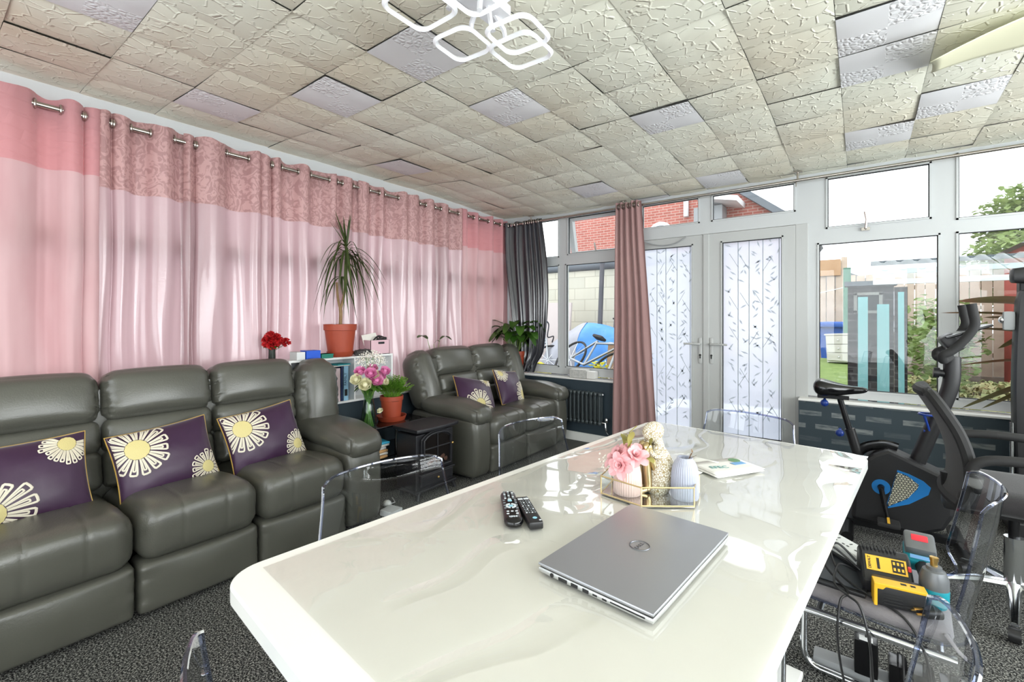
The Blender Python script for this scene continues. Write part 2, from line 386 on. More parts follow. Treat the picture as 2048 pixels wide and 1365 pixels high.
# its opened top-hung sash, swung out at the bottom
s=MB(); a0,a1,b0,b1=-2.545,-1.935,-.44,0
for (p,q,r_,t_) in((a0,b0,a0+.055,b1),(a1-.055,b0,a1,b1),(a0+.055,b0,a1-.055,b0+.055),(a0+.055,b1-.055,a1-.055,b1)): s.box(((p+r_)/2,0,(q+t_)/2),(r_-p,.06,t_-q))
sash=s.build('opening_sash','upvc',w1,smooth=False,bevel=.004); sash.location=(0,4.365,2.38); sash.rotation_euler=(rad(13),0,0)
MB().box(((a0+a1)/2,0,b0/2),(a1-a0-.1,.006,.34)).build('pane','window_glass',sash,smooth=False)
h=MB().tube([(-2.23,-.03,-.41),(-2.23,-.06,-.40),(-2.235,-.065,-.30)],.008,8); h.build('handle','nickel',sash)
w2=glazing('window_2',fy(4.35),-1.86,-.33,2.025,2.47,[(-1.70,2.13,-1.155,2.37),(-1.055,2.13,-.415,2.37)])
jb=MB()
for (a,b) in((-1.86,-1.785),(-.415,-.33)): jb.box(((a+b)/2,4.35,1.0125),(b-a,.09,2.025))
jb.box((-1.095,4.36,.02),(1.4,.11,.04)); jb.build('door_jamb','upvc_door',w2,smooth=False,bevel=.003)
w3=glazing('window_3',fy(4.35),-.33,2.55,.66,2.47,[(-.27,.715,.44,1.86),(-.215,1.965,.395,2.365),(.518,.715,1.26,1.86),(.518,1.94,1.26,2.395),(1.34,.715,2.47,1.86),(1.34,1.94,2.47,2.395)])
h=MB().tube([(.03,4.30,1.935),(.03,4.285,1.94),(.035,4.275,2.0),(.025,4.27,2.06)],.008,8).box((.03,4.305,1.935),(.05,.02,.022)); h.build('handle','nickel',w3)
ps=[]
for k in range(6):
    a=-2.05+k*1.06; ps+=[(a,.70,a+.98,1.66),(a,1.74,a+.98,2.30)]
glazing('window_4',fx(XL-.0,-1),YF,YB,.62,2.55,ps)
glazing('added_window_5',fx(XR+.06),-1.9,3.9,.7,2.35,[(-1.8+k*1.42,.8,-1.8+k*1.42+1.32,2.25) for k in range(4)])  # unseen window, added to bring light in from the right
glazing('added_window_6',fy(YF-.06),-2.6,1.9,.4,2.35,[(-2.5+k*1.1,.5,-2.5+k*1.1+1.0,2.25) for k in range(4)])  # unseen window behind the camera, added to let light in
# french doors with frosted bamboo film
m,nt,out=newmat('frosted_film'); L=nt.links.new
t=nd(nt,'BsdfTranslucent'); t.inputs[0].default_value=lin((212,219,233)); dfu=nd(nt,'BsdfDiffuse'); dfu.inputs[0].default_value=lin((236,240,246))
tr=nd(nt,'BsdfRefraction',Roughness=.35,IOR=1.02); tr.inputs[0].default_value=lin((240,244,248)); gl=nd(nt,'BsdfGlossy',Roughness=.15)
m1=nd(nt,'MixShader',Fac=.06); L(t.outputs[0],m1.inputs[1]); L(dfu.outputs[0],m1.inputs[2])
m2=nd(nt,'MixShader',Fac=.12); L(m1.outputs[0],m2.inputs[1]); L(tr.outputs[0],m2.inputs[2])
m3=nd(nt,'MixShader',Fac=.04); L(m2.outputs[0],m3.inputs[1]); L(gl.outputs[0],m3.inputs[2]); L(m3.outputs[0],out.inputs[0])
mat('etched',(206,212,214),.4,trl=.78)
def french(name,x0,x1,px0,px1,side):
    d=glazing(name,fy(4.335),x0,x1,.045,2.02,[(px0,.25,px1,1.945)],dep=.06,gl='frosted_film',fm='upvc_door')
    e=MB(); rnd=random.Random(3 if side<0 else 8); y=4.331
    wd=px1-px0
    for fx_ in(.28,.46,.68,.93):
        x=px0+wd*fx_; e.box((x,y,1.095),(.006,.002,1.67))
        z=.30
        while z<1.86:
            z+=rnd.uniform(.035,.07)
            for sg in (-1,1):
                if rnd.random()<.62:
                    ln=rnd.uniform(.04,.07); an=rnd.uniform(20,70)*(1 if rnd.random()<.6 else -1); bx=x+sg*rnd.uniform(.008,.06); bx=min(max(bx,px0+.02),px1-.05 if sg>0 else px1-.02)
                    dx,dz=cos(rad(an))*ln*sg,sin(rad(an))*ln
                    if not(px0+.015<bx+dx<px1-.015): continue
                    n_=V((-dz,0,dx)).normalized()*.0075
                    A=V((bx,y-.0005,z)); B=A+V((dx,0,dz)); Mi=(A+B)/2
                    e.add([A,Mi+n_,B,Mi-n_],[(0,1,2,3)])
        for k in range(5):
            z=.4+k*.32+rnd.uniform(-.05,.05); dx=rnd.choice((-1,1))*.07
            if px0+.02<x+dx<px1-.02: e.tube([(x,y,z),(x+dx,y,z+.12)],.0018,4)
    e.build('bamboo_etching','etched',d,smooth=False)
    hx=(x1-.045) if side<0 else (x0+.045); hz=1.04
    hb=MB(); hb.pbox((hx,4.298,hz-.06),(.016,.006,.115),.006,(4,2,6)); hb.tube([(hx,4.294,hz),(hx,4.262,hz),(hx+side*.03,4.255,hz),(hx+side*.135,4.258,hz)],[.011,.010,.010,.009],10)
    ho=hb.build('door_handle','upvc_door',d)
    k=MB().cyl((hx,4.285,hz-.10),(hx,4.293,hz-.10),.009,12); k.pbox((hx,4.289,hz-.118),(.005,.003,.013),.003,(2,2,3)); k.build('keyhole','gasket',ho)
    return d
french('door_1',-1.785,-1.10,-1.685,-1.21,-1)
d2=french('door_2',-1.095,-.415,-.975,-.50,1)
MB().box((-1.097,4.30,1.03),(.05,.012,1.98)).build('meeting_stile','upvc_door',d2,smooth=False,bevel=.004)
# ---------------------------------------------------------------- curtains
def cloth(name,col,trl,rough,trcol=None,pat=None,sheen=0,spec=.5,col2=None):
    m,nt,out=newmat(name); L=nt.links.new
    b=nd(nt,'BsdfPrincipled'); b.inputs['Base Color'].default_value=lin(col); b.inputs['Roughness'].default_value=rough; b.inputs['Specular IOR Level'].default_value=spec
    if sheen: b.inputs['Sheen Weight'].default_value=sheen
    t=nd(nt,'BsdfTranslucent'); t.inputs[0].default_value=lin(trcol or col)
    tc=nd(nt,'TexCoord'); src=None
    if pat=='damask':
        n=nd(nt,'TexNoise',Scale=17.,Detail=2.,Distortion=3.2); mp=nd(nt,'Mapping'); mp.inputs['Scale'].default_value=(.3,1,.8); L(tc.outputs['Object'],mp.inputs[0]); L(mp.outputs[0],n.inputs['Vector'])
        r=ramp(nt,n.outputs['Fac'],[(.47,col),(.54,col2)]); L(r.outputs[0],b.inputs['Base Color']); L(r.outputs[0],t.inputs[0]); src=n.outputs['Fac']; st=.5
    elif pat=='quilt':
        n=nd(nt,'TexVoronoi',feature='DISTANCE_TO_EDGE',Scale=13.); mp=nd(nt,'Mapping'); mp.inputs['Scale'].default_value=(.2,.6,1.5); L(tc.outputs['Object'],mp.inputs[0]); L(mp.outputs[0],n.inputs['Vector'])
        r=ramp(nt,n.outputs['Distance'],[(.0,(0,0,0)),(.15,(255,255,255))]); src=r.outputs[0]; st=.4
    elif pat=='slub':
        n=nd(nt,'TexNoise',Scale=30.,Detail=3.); mp=nd(nt,'Mapping'); mp.inputs['Scale'].default_value=(1,1,7); L(tc.outputs['Object'],mp.inputs[0]); L(mp.outputs[0],n.inputs['Vector']); src=n.outputs['Fac']; st=.08
    else:
        n=nd(nt,'TexNoise',Scale=3.,Detail=3.); mp=nd(nt,'Mapping'); mp.inputs['Scale'].default_value=(1,2,.5); L(tc.outputs['Object'],mp.inputs[0]); L(mp.outputs[0],n.inputs['Vector']); src=None
        if col2: r=ramp(nt,n.outputs['Fac'],[(.35,col),(.7,col2)]); L(r.outputs[0],b.inputs['Base Color']); L(r.outputs[0],t.inputs[0])
    if src is not None:
        bp=nd(nt,'Bump',Strength=st,Distance=.006); L(src,bp.inputs['Height']); L(bp.outputs[0],b.inputs['Normal'])
    mx=nd(nt,'MixShader',Fac=trl); L(b.outputs[0],mx.inputs[1]); L(t.outputs[0],mx.inputs[2]); L(mx.outputs[0],out.inputs[0])
cloth('pink_satin',(176,147,151),.26,.22,(208,176,179),'slub',spec=1.0)
cloth('damask',(190,150,148),.12,.45,(200,150,148),'damask',col2=(168,128,127))
cloth('coral_velvet',(190,148,150),.24,.75,(216,146,146),sheen=.4,col2=(200,166,167))
cloth('coral_quilt',(190,136,140),.14,.75,(220,130,130),'quilt',sheen=.4)
cloth('dusty_velvet',(158,122,120),.03,.75,(190,140,136),sheen=.4,col2=(168,134,131))
cloth('grey_satin',(46,46,52),.03,.24,spec=1.0,col2=(66,66,72))
cloth('grey_flat',(70,71,76),.06,.7)
def drape_fn(A,B,cr,first,zt,zb,z1,z2,seed,ampk=1.0,gather=None,wild=1.0,amax=.05):
    """strip of cloth between heights z1 and z2 hung along A-B; cr: crossing distances from A"""
    A=V((A[0],A[1],0)); B=V((B[0],B[1],0)); d=(B-A).normalized(); n=V((d.y,-d.x,0))
    L=cr[-1]-cr[0]; us=[]; NS=14
    for k in range(len(cr)-1): us+=[cr[k]+(cr[k+1]-cr[k])*i/NS for i in range(NS)]
    us.append(cr[-1])
    def disp(u):
        for k in range(len(cr)-1):
            if cr[k]<=u<=cr[k+1]+1e-9:
                w=cr[k+1]-cr[k]; s=(1 if k%2==0 else -1)*first
                return s*min(amax,.30*w+.010)*ampk*max(0,sin(pi*(u-cr[k])/w))**.8
        return 0
    def fn(i,j):
        u=us[int(round(i*(len(us)-1)))]; z=z1+(z2-z1)*j; lo=(zt-z)/(zt-zb)
        g=disp(u)*(1-.25*lo)
        q=V((u*7+seed*9.1,z*.9,seed)); g+=wild*.030*lo*noise.noise(q)+wild*(.004+.012*lo)*noise.noise(V((u*26,z*1.3,seed+5)))+wild*.004*noise.noise(V((u*60,z*1.0,seed+8)))
        uu=u+wild*.035*lo*noise.noise(V((u*3.1,z*1.4,seed+9)))*min(1,(u-cr[0])/.05,(cr[-1]-u)/.05)
        if gather: uu,g=gather(uu,g,z,lo)
        return A+d*uu+n*g+V((0,0,z+(.006*sin(u*40) if j==1 and z2>=zt-1e-6 else 0)))
    return fn,len(us)-1,A,d,n
def curtain(label,A,B,cr,zt,zb,zh,mh,mb_,seed,first=1,rod=2.36,group=None,rings=True,**kw):
    t=thing('curtain',label,'curtain',(0,0,0),0,group)
    if zh:
        fn,nu,a,d,n=drape_fn(A,B,cr,first,zt,zb,zh,zt,seed,**kw); MB().grid(fn,nu,8).build('header_band',mh,t,ang=80)
        z_=zh
    else: z_=zt
    fn,nu,a,d,n=drape_fn(A,B,cr,first,zt,zb,zb,z_,seed,**kw); MB().grid(fn,nu,30).build('drape',mb_,t,ang=80)
    if rings:
        for c in cr[1:-1]:
            p=a+d*c+V((0,0,rod)); r=MB()
            pts=[p+(n*cos(k*pi/8)+V((0,0,1))*sin(k*pi/8))*.023 for k in range(16)]
            r.tube(pts,.0055,6,closed=True); r.build('eyelet','nickel',t)
    return t
XC=-3.33
def lc(label,ys,zh,mh,mb_,seed,**kw):
    ys=[ys[0]-.018]+ys[1:-1]+[ys[-1]+.018]
    return curtain(label,(XC,0),(XC,5),ys,2.415,.66,zh,mh,mb_,seed,**kw)
G='pink satin curtains along the long window'
lc('coral pink velvet curtain with quilted top, leftmost on the long rod',[-.60,-.46,-.38,-.22,-.14,.10,.17,.378,.473,.56,.568,.619],2.045,'coral_quilt','coral_velvet',1)
lc('pink satin curtain with damask top, directly right of the left coral velvet one',[.627,.675,.686,.761,.852,.97,1.03],1.99,'damask','pink_satin',2,group=G)
lc('pink satin curtain with damask top, above the gap between middle and right sofa seats',[1.038,1.075,1.086,1.258,1.394,1.472],1.995,'damask','pink_satin',3,group=G)
lc('pink satin curtain with damask top, behind the red flowers and the tall potted dracaena',[1.479,1.544,1.554,1.618,1.739,1.837,1.989,2.06,2.102,2.202,2.264],1.99,'damask','pink_satin',4,group=G)
lc('pink satin curtain with damask top, right of the dracaena above the pink storage box',[2.273,2.361,2.458,2.516,2.663,2.76],1.985,'damask','pink_satin',5,group=G)
lc('pink satin curtain with damask top, last before the far coral velvet one',[2.772,2.916,2.991,3.108,3.188,3.3,3.437,3.489],1.98,'damask','pink_satin',6,group=G)
lc('coral pink velvet curtain at the far corner end of the long rod',[3.505,3.581,3.676,3.757,3.918,4.014,4.13,4.19,4.27],2.03,'coral_quilt','coral_velvet',7)
r=thing('curtain_rod','brushed metal curtain rod carrying the long row of pink curtains','curtain rod')
MB().cyl((XC,-.75,2.36),(XC,4.31,2.36),.0135,14).build('rod','nickel',r)
for y in(-.70,1.034,2.7,4.29):
    m=MB().cyl((XC,y,2.36),(XC-.075,y,2.385),.008,8); m.cyl((XC-.075,y,2.385),(XC-.085,y,2.385),.024,12); m.build('bracket','nickel',r)
# rail along the glazed end
r=thing('curtain_rod','thin metal curtain rail under the ceiling along the glazed end','curtain rod')
MB().cyl((-3.20,4.2,2.345),(2.3,4.2,2.352),.012,12).build('rod','nickel',r)
for x in(-2.93,-1.84,-.39,1.0):
    m=MB().cyl((x,4.2,2.35),(x,4.2,2.41),.008,8); m.box((x,4.2,2.414),(.06,.03,.012)); m.tube([(x-.01,4.2,2.345),(x-.012,4.195,2.30)],.003,6); m.build('bracket','nickel',r)
MB().lathe([(0,-.024),(.016,-.02),(.024,0),(.016,.02),(0,.024)],(-3.2,4.2,2.345),14).build('finial','chrome',r)
# grey satin curtain gathered on the sill, and the dusty velvet one by the door
def gth(u,g,z,lo):
    k=sm((lo-.84)/.14); s=sm((lo-.1)/.75)
    uu=u*(1-s)+(.13+u*.74)*s; bow=.07*sin(pi*min(1,lo*1.02))*max(0,(u-.2)/.25)
    e=max(0,lo-.90)/.1
    return uu+bow-.05*k*(u-.2)/.25+.03*k*noise.noise(V((u*22,z*20,9))), g*(1+.3*k)+.045*k*noise.noise(V((u*26,z*24,3)))+.035*e
cr=[0,.09,.13,.21,.245,.275,.30,.33,.355,.39,.415,.45]
curtain('dark grey satin curtain bunched on the sill in the back left corner',(-3.31,4.2),(-2.5,4.2),[0]+[c+.07 for c in cr],2.37,.672,None,None,'grey_satin',12,rod=2.345,gather=gth,amax=.035,wild=.8)
MB_=None
def flare(u,g,z,lo): return u*(1+.75*lo)-.03*lo, g*(1+.5*lo)
curtain('dusty pink velvet curtain hanging to the floor beside the glazed doors',(-1.90,4.16),(-1.2,4.16),[0,.028,.045,.075,.095,.13,.155,.185,.2,.235,.26],2.385,.04,None,None,'dusty_velvet',15,rod=2.347,gather=flare,amax=.03,wild=.6)
# ---------------------------------------------------------------- leather sofas
mat('leather',(86,86,79),.30,spec=.6,bump=(170,.10),col2=(79,79,72),vscale=4)
mat('dark_base',(24,24,24),.8)
def gz(x,c,w): return math.exp(-((x-c)/w)**2)
def crease(p,q,amt,seed,ax=0):
    """gathers along the left and right seams"""
    e=max(0,1-(1-abs(q[ax]))/.28)
    k=noise.noise(V((p.z*44+seed,p.y*20,seed*3+ (5 if q[ax]>0 else 0))))
    return amt*e*e*k
def sofa(label,n,w,aw,loc,rz,seed,hl=0,wl_=0):
    t=thing('leather_sofa',label,'sofa',loc,rz)
    Wd=n*w+2*aw
    MB().box((0,.42,.015),(Wd-.10,.60,.03)).build('plinth','dark_base',t,smooth=False)
    for i in range(n):
        x=-n*w/2+(i+.5)*w; h=w/2-.004; s=seed+i*3.7
        def wp(p,q,s=s):
            if q[1]<0: p.y+=-.018*(1-q[0]**2)*(1-q[2]**2)+crease(p,q,.010,s)
            return p
        MB().pbox((x,.09,.128),(h,.075,.112),.028,(24,4,24),warp=wp).build('footrest_panel','leather',t)
        def ws(p,q,s=s):
            fr=sm((-q[1]-.1)/.9); gr=sum(gz(p.x,c,.007) for c in(-h*.36,h*.36))
            top=max(0,q[2]); f=max(0,-q[1])
            p.z+=top*(-.045*sm((q[1]+.55)/1.3)*(1-.3*q[0]**2)+.018*(1-q[0]**2)*(1-f*.5))-.0035*gr*top*(1-sm((q[1]-.3)/.4))+crease(p,q,.007,s+1)*(.3+top)
            if q[1]<0: p.y+=-.03*f*(1-q[0]**2)*(.5+.5*q[2])+.0035*gr*f+crease(p,q,.010,s+2)*f
            return p
        MB().pbox((x,.335,.345),(h,.335,.118),.075,(72,16,10),warp=ws).build('seat_cushion','leather',t)
        def wl(p,q,s=s):
            p.y+=-.02*(1-q[0]**2)*(1 if q[1]<0 else 0)+crease(p,q,.014,s+3); return p
        R=Matrix.Rotation(rad(-16),3,'X')
        MB().pbox((x,.615,.52),(h,.07,.095),.04,(24,4,20),puff=(0,.25,0),warp=wl,rot=R).build('lumbar_cushion','leather',t)
        MB().pbox((x,.652,.675),(h,.07,.082),.04,(24,4,20),puff=(0,.25,0),warp=wl,rot=R).build('back_cushion','leather',t)
        def wh(p,q,s=s):
            c=crease(p,q,.024,s+4); p.y+=-.02*(1-q[0]**2)*(1 if q[1]<0 else 0)+c; p.z+=c*.6+ (-.012*q[0]**4 if q[2]>0 else 0); return p
        MB().pbox((x,.705+hl,.865),(h+.002,.105,.128),.062,(34,10,34),puff=(0,.22,.03),warp=wh,rot=Matrix.Rotation(rad(-15),3,'X')).build('headrest','leather',t)
    MB().pbox((0,.705,.50),(n*w/2+aw*.6,.052,.42),.03,(6,3,6)).build('back_panel','leather',t)
    for sg in(-1,1):
        x=sg*(n*w/2+aw/2)
        def wa(p,q):
            if q[1]<0: p.z-=0; p.y-=.02*(1-q[2]**2)
            return p
        a=MB().pbox((x,.39,.25),(aw/2-.004,.37,.235),.05,(8,10,8),puff=(.06,0,0),warp=wa).build('arm','leather',t)
        def wpd(p,q,sg=sg):
            nose=sm((-q[1]-.15)/.85); p.z-=.035*nose; p.z+=.02*sm((q[1]-.3)/.7)
            p.y+=.03*abs(q[0])**2*(-1 if q[1]>0 else 1)*abs(q[1])
            e=max(0,-q[1]-.45)/.55; p.z+=.012*e*noise.noise(V((p.x*55,p.y*24,sg*3))); p.x*=1-.18*nose*abs(q[0])**2
            return p
        MB().pbox((x,.315,.535),(aw/2+.024,.345,.066),.064,(14,24,10),puff=(0,0,.25),warp=wpd).build('arm_pad','leather',t)
        def ww(p,q,sg=sg):
            c=crease(p,(q[0]*-sg,q[1],q[2]),.022,sg*2+seed); p.y+=c if q[1]<0 else 0
            p.x+=sg*.02*sm((p.z+.25)/.5); p.x*=1-.35*max(0,q[2])**3; return p
        MB().pbox((x+sg*.008,.635+wl_,.735),(aw/2+.012,.125,.255),.09,(16,8,40),puff=(.1,.25,0),warp=ww,rot=Matrix.Rotation(rad(-9-wl_*170),3,'X')).build('side_wing','leather',t)
    return t
sofa('long grey-brown leather three-seat recliner sofa with three purple cushions',3,.49,.25,(-2.375,.815,0),90,1.3)
sofa('smaller grey-brown leather two-seat recliner sofa in the far corner',2,.525,.205,(-2.36,3.355,0),91.5,7.1,.045,.06)
# ---------------------------------------------------------------- purple cushions with gold flowers
mat('purple_silk',(60,34,64),.40,spec=.45,sheen=.4,bump=(40,.05),col2=(52,26,54),vscale=5)
mat('gold_thread',(216,202,140),.5,sheen=.2,bump=(300,.3))
mat('cream_thread',(222,214,196),.5)
mat('gold_cord',(186,150,70),.45)
def cushion(label,loc,yaw,lean,roll,w,h,fl,seed,group='purple flower cushions'):
    t=thing('throw_cushion',label,'cushion',loc,0,group)
    Mx=Matrix.Rotation(rad(yaw),4,'Z')@Matrix.Rotation(rad(90-lean),4,'X')@Matrix.Rotation(rad(roll),4,'Z')
    t.matrix_basis=TR(*loc)@Mx
    TH=.075
    def S(u,v,side=1,off=0):
        e=max(0,(1-u*u)*(1-v*v)); k=e**.45
        pin=1-.07*(abs(u)**2)*(1-abs(v)**2)*1.0 ; piv=1-.07*(abs(v)**2)*(1-abs(u)**2)
        wr=.006*noise.noise(V((u*3+seed,v*3,seed)))+.004*noise.noise(V((u*8+seed,v*2,seed+3)))*(1-abs(v))
        return V((u*w/2*piv**-0*(1-.06*(1-u*u*v*v)*abs(u)**3),v*h/2*(1-.06*(1-u*u*v*v)*abs(v)**3),side*(TH*k+wr*k+off)))
    m=MB(); N=22
    f=lambda s:(lambda a,b:S(sin((a-.5)*pi),sin((b-.5)*pi),s))
    m.grid(f(1),N,N); m.grid(lambda a,b:f(-1)(1-a,b),N,N); m.build('cushion_cover','purple_silk',t,ang=70)
    P=[]
    for (a,b) in((-1,-1),(1,-1),(1,1),(-1,1)):
        c=(-b if a*b>0 else b,a) ; 
    ed=[(-1+2*k/12,-1) for k in range(12)]+[(1,-1+2*k/12) for k in range(12)]+[(1-2*k/12,1) for k in range(12)]+[(-1,1-2*k/12) for k in range(12)]
    MB().tube([S(a,b) for a,b in ed],.0035,6,closed=True).build('piping','gold_cord',t)
    asp=w/h
    for (cu,cv,R,a0,a1) in fl:
        fm=MB(); gm=MB(); cl=lambda z:max(-.975,min(.975,z))
        def Q(r,th,off): return S(cl(cu+r*cos(th)/asp),cl(cv+r*sin(th)),1,off)
        n=15; rd=R*.37
        # centre
        vs=[Q(0,0,.0045)]
        for rr in(.5,1):
            vs+=[Q(rd*rr*(1+.04*(k%2)),2*pi*k/28,.0045 if rr<1 else .003) for k in range(28)]
        gm.add(vs,[(0,1+k,1+(k+1)%28) for k in range(28)]+[(1+k,29+k,29+(k+1)%28,1+(k+1)%28) for k in range(28)])
        gm.build('flower_centre','gold_thread',t)
        def rib(pts,wd):
            vs=[];fs=[]
            for i,(r,th) in enumerate(pts):
                a=pts[max(0,i-1)];b=pts[min(len(pts)-1,i+1)]
                p=Vec2(a,b); ww=wd(i/(len(pts)-1))
                x,y=r*cos(th),r*sin(th)
                for s_ in(-1,0,1):
                    xx,yy=x-p[1]*ww*s_,y+p[0]*ww*s_
                    vs.append(Q(math.hypot(xx,yy),math.atan2(yy,xx),.0035 if s_ else .0055))
            for i in range(len(pts)-1):
                k=i*3; fs+=[(k,k+3,k+4,k+1),(k+1,k+4,k+5,k+2)]
            fm.add(vs,fs)
        def Vec2(a,b):
            dx=b[0]*cos(b[1])-a[0]*cos(a[1]); dy=b[0]*sin(b[1])-a[0]*sin(a[1]); l=math.hypot(dx,dy) or 1; return dx/l,dy/l
        rn=random.Random(seed*10+int(R*100))
        for k in range(n):
            th=a0+(a1-a0)*(k+.5)/n; R1=R*rn.uniform(.88,1.08); hw=(a1-a0)/n*.46
            for hw_,wd_,ro in((hw*1.05,.030,R1),(hw*.42,.022,R1*.84)):
                pts=[]
                for i in range(13):
                    s_=i/12; a=-1+2*s_
                    rr=rd*1.05+(ro-rd)*max(0,1-abs(a)**2.6); pts.append((rr,th+hw_*(1 if a>0 else -1)*abs(a)**.35*(.55+.45*(1-abs(a)))if abs(a)>1e-6 else th))
                rib(pts,lambda q,wd_=wd_:wd_*R*(.7+.5*sin(pi*q))*1.0)
        fm.build('flower_petals','cream_thread',t,ang=80)
    return t
TL=lambda R:(-.55,.42,R,0,2*pi); 
cushion('purple cushion with gold flowers, leftmost on the long sofa, partly out of frame',(-2.775,.265,.575),90,20,2,.45,.36,[(.70,.74,.48,pi*.75,pi*2.05),(-.40,-.55,.74,0,2*pi)],1)
cushion('purple cushion with gold flowers, on the middle seat of the long sofa',(-2.775,.775,.567),90,22,6,.42,.34,[(-.56,.42,.76,0,2*pi),(.74,-.62,.48,0,2*pi)],2)
cushion('purple cushion with gold flowers, on the right seat beside the long sofa arm',(-2.785,1.255,.577),90,22,7,.42,.34,[(-.60,.42,.76,0,2*pi),(.74,-.62,.48,0,2*pi)],3)
cushion('purple cushion lying low on the left seat of the small sofa',(-2.735,3.05,.57),88,32,-14,.42,.36,[(-.05,-.55,.74,0,2*pi),(.62,.85,.36,0,2*pi)],4)
cushion('purple cushion standing on the right seat of the small sofa',(-2.755,3.565,.59),96,24,-8,.39,.35,[(-.72,.74,.48,0,2*pi),(.70,-.50,.70,0,2*pi)],5)
# ---------------------------------------------------------------- dining table
mat('gloss_white',(248,248,244),.15,spec=.5)
mat('table_edge',(228,224,224),.3)
TZ=.75; TCX,TCY,TR_=-.501,1.285,-5.5
def tab(x,y,z=TZ):  # table's own axes to the room
    a=rad(TR_); return V((TCX+x*cos(a)-y*sin(a),TCY+x*sin(a)+y*cos(a),z))
def rrect(hx,hy,r,n=8,bow=0):
    o=[]
    for (cx,cy,a) in((hx-r,-hy+r,-90),(hx-r,hy-r,0),(-hx+r,hy-r,90),(-hx+r,-hy+r,180)):
        o+=[(cx+r*cos(rad(a+90*k/n)),cy+r*sin(rad(a+90*k/n))) for k in range(n+1)]
    return [(x,y+bow*(1-(x/hx)**2)*(1 if y>0 else -1)) for x,y in o]
t=thing('dining_table','white high-gloss dining table with rounded corners in the middle of the room','table',(TCX,TCY,0),TR_)
MB().prism(rrect(.44,.95,.07,8,.012),.715,.75).build('tabletop','gloss_white',t,ang=30,bevel=.004)
for y in(-.5,.5):
    MB().box((0,y,.37),(.38,.10,.69)).build('leg','gloss_white',t,smooth=False,bevel=.006)
MB().box((0,0,.0125),(.56,1.30,.025)).build('base_plate','gloss_white',t,smooth=False,bevel=.005)
m,nt,out=newmat('vinyl'); L=nt.links.new
tr=nd(nt,'BsdfTransparent'); tr.inputs[0].default_value=lin((254,254,253)); g=nd(nt,'BsdfGlossy',Roughness=.03)
tc=nd(nt,'TexCoord'); n1=nd(nt,'TexNoise',Scale=2.2,Detail=2.,Distortion=.8); n2=nd(nt,'TexWave',Scale=1.1,Distortion=9.,Detail=2.); n2.inputs['Detail Scale'].default_value=1.2
L(tc.outputs['Object'],n1.inputs['Vector']); L(tc.outputs['Object'],n2.inputs['Vector'])
r=ramp(nt,n2.outputs['Fac'],[(.80,(0,0,0)),(1.,(255,255,255))]); r2=ramp(nt,n1.outputs['Fac'],[(.45,(0,0,0)),(.62,(255,255,255))])
mu=nd(nt,'Mix',data_type='RGBA',blend_type='MULTIPLY'); mu.inputs['Factor'].default_value=1; L(r.outputs[0],mu.inputs['A']); L(r2.outputs[0],mu.inputs['B'])
bp0=nd(nt,'Bump',Strength=.09,Distance=.1); L(n1.outputs['Fac'],bp0.inputs['Height'])
bp=nd(nt,'Bump',Strength=.28,Distance=.02); L(mu.outputs['Result'],bp.inputs['Height']); L(bp0.outputs[0],bp.inputs['Normal'])
L(bp.outputs[0],g.inputs['Normal']); fr=schlick(nt,.05,bp.outputs[0])
ml=nd(nt,'Math',operation='MULTIPLY'); ml.inputs[1].default_value=1.6; ml.use_clamp=True; L(fr.outputs[0],ml.inputs[0])
mx=nd(nt,'MixShader'); L(ml.outputs[0],mx.inputs[0]); L(tr.outputs[0],mx.inputs[1]); L(g.outputs[0],mx.inputs[2]); L(mx.outputs[0],out.inputs[0])
cm=MB()
def cv(i,j):
    x=-.405+.842*i; y=-.885+1.82*j
    z=.0016+.0010*noise.noise(V((x*6,y*3,2)))+(.0016*max(0,noise.noise(V((x*30,y*9,4)))) if (i<.06 or j<.05 or i>.95) else 0)
    return V((x,y,TZ+max(.0008,z)))
cm.grid(cv,60,110)
solo(cm,'table_cover','vinyl','clear glossy vinyl cover lying wrinkled over the white dining table','table cover',(TCX,TCY,0),TR_)
TZ2=TZ+.004
# ---------------------------------------------------------------- laptop
mat('laptop_lid',(172,174,180),.36,.7,bump=(600,.03)); mat('laptop_base',(196,198,198),.35,.6); mat('logo_grey',(112,114,120),.3,.8)
t=thing('laptop','closed silver-grey laptop lying on the white dining table','laptop',(-.381,.957,TZ2),-4.8)
MB().pbox((0,0,.0075),(.124,.198,.0065),.006,(6,6,3)).build('base','laptop_base',t)
MB().pbox((0,0,.0182),(.124,.198,.0042),.004,(6,6,3)).build('lid','laptop_lid',t)
MB().box((.002,0,.0142),(.24,.39,.002)).build('gap','black_plastic',t,smooth=False)
pm=MB(); 
for x,w_,h_ in((-.062,.020,.006),(-.035,.015,.006),(-.010,.013,.006),(.010,.009,.003),(.030,.009,.003)): pm.box((x,-.1981,.0075),(w_,.001,h_))
pm.box((.075,-.1981,.0085),(.066,.001,.0022)); pm.lathe([(0,0),(.0042,0),(.0042,.001),(0,.001)],(-.088,-.198,.0075),12,ax=Matrix.Rotation(rad(90),3,'X')); pm.build('ports','black_plastic',t,smooth=False)
lg=Matrix.Rotation(rad(90),4,'Z')
MB().tube([(.021*cos(k*pi/16),.021*sin(k*pi/16),.0226) for k in range(32)],.0013,6,closed=True).build('logo_ring','logo_grey',t)
for i,(c,dx,a) in enumerate((('D',-.0115,0),('E',-.0035,38),('L',.0045,0),('L',.0115,0))):
    text(c,.0125,'logo_grey',t,lg@TR(dx,0,.0226)@RZ(a),name='logo_letter',bold=.0002)
for y in(-.13,.13): MB().box((-.1235,y,.0145),(.004,.05,.006)).build('hinge','black_plastic',t,smooth=False)
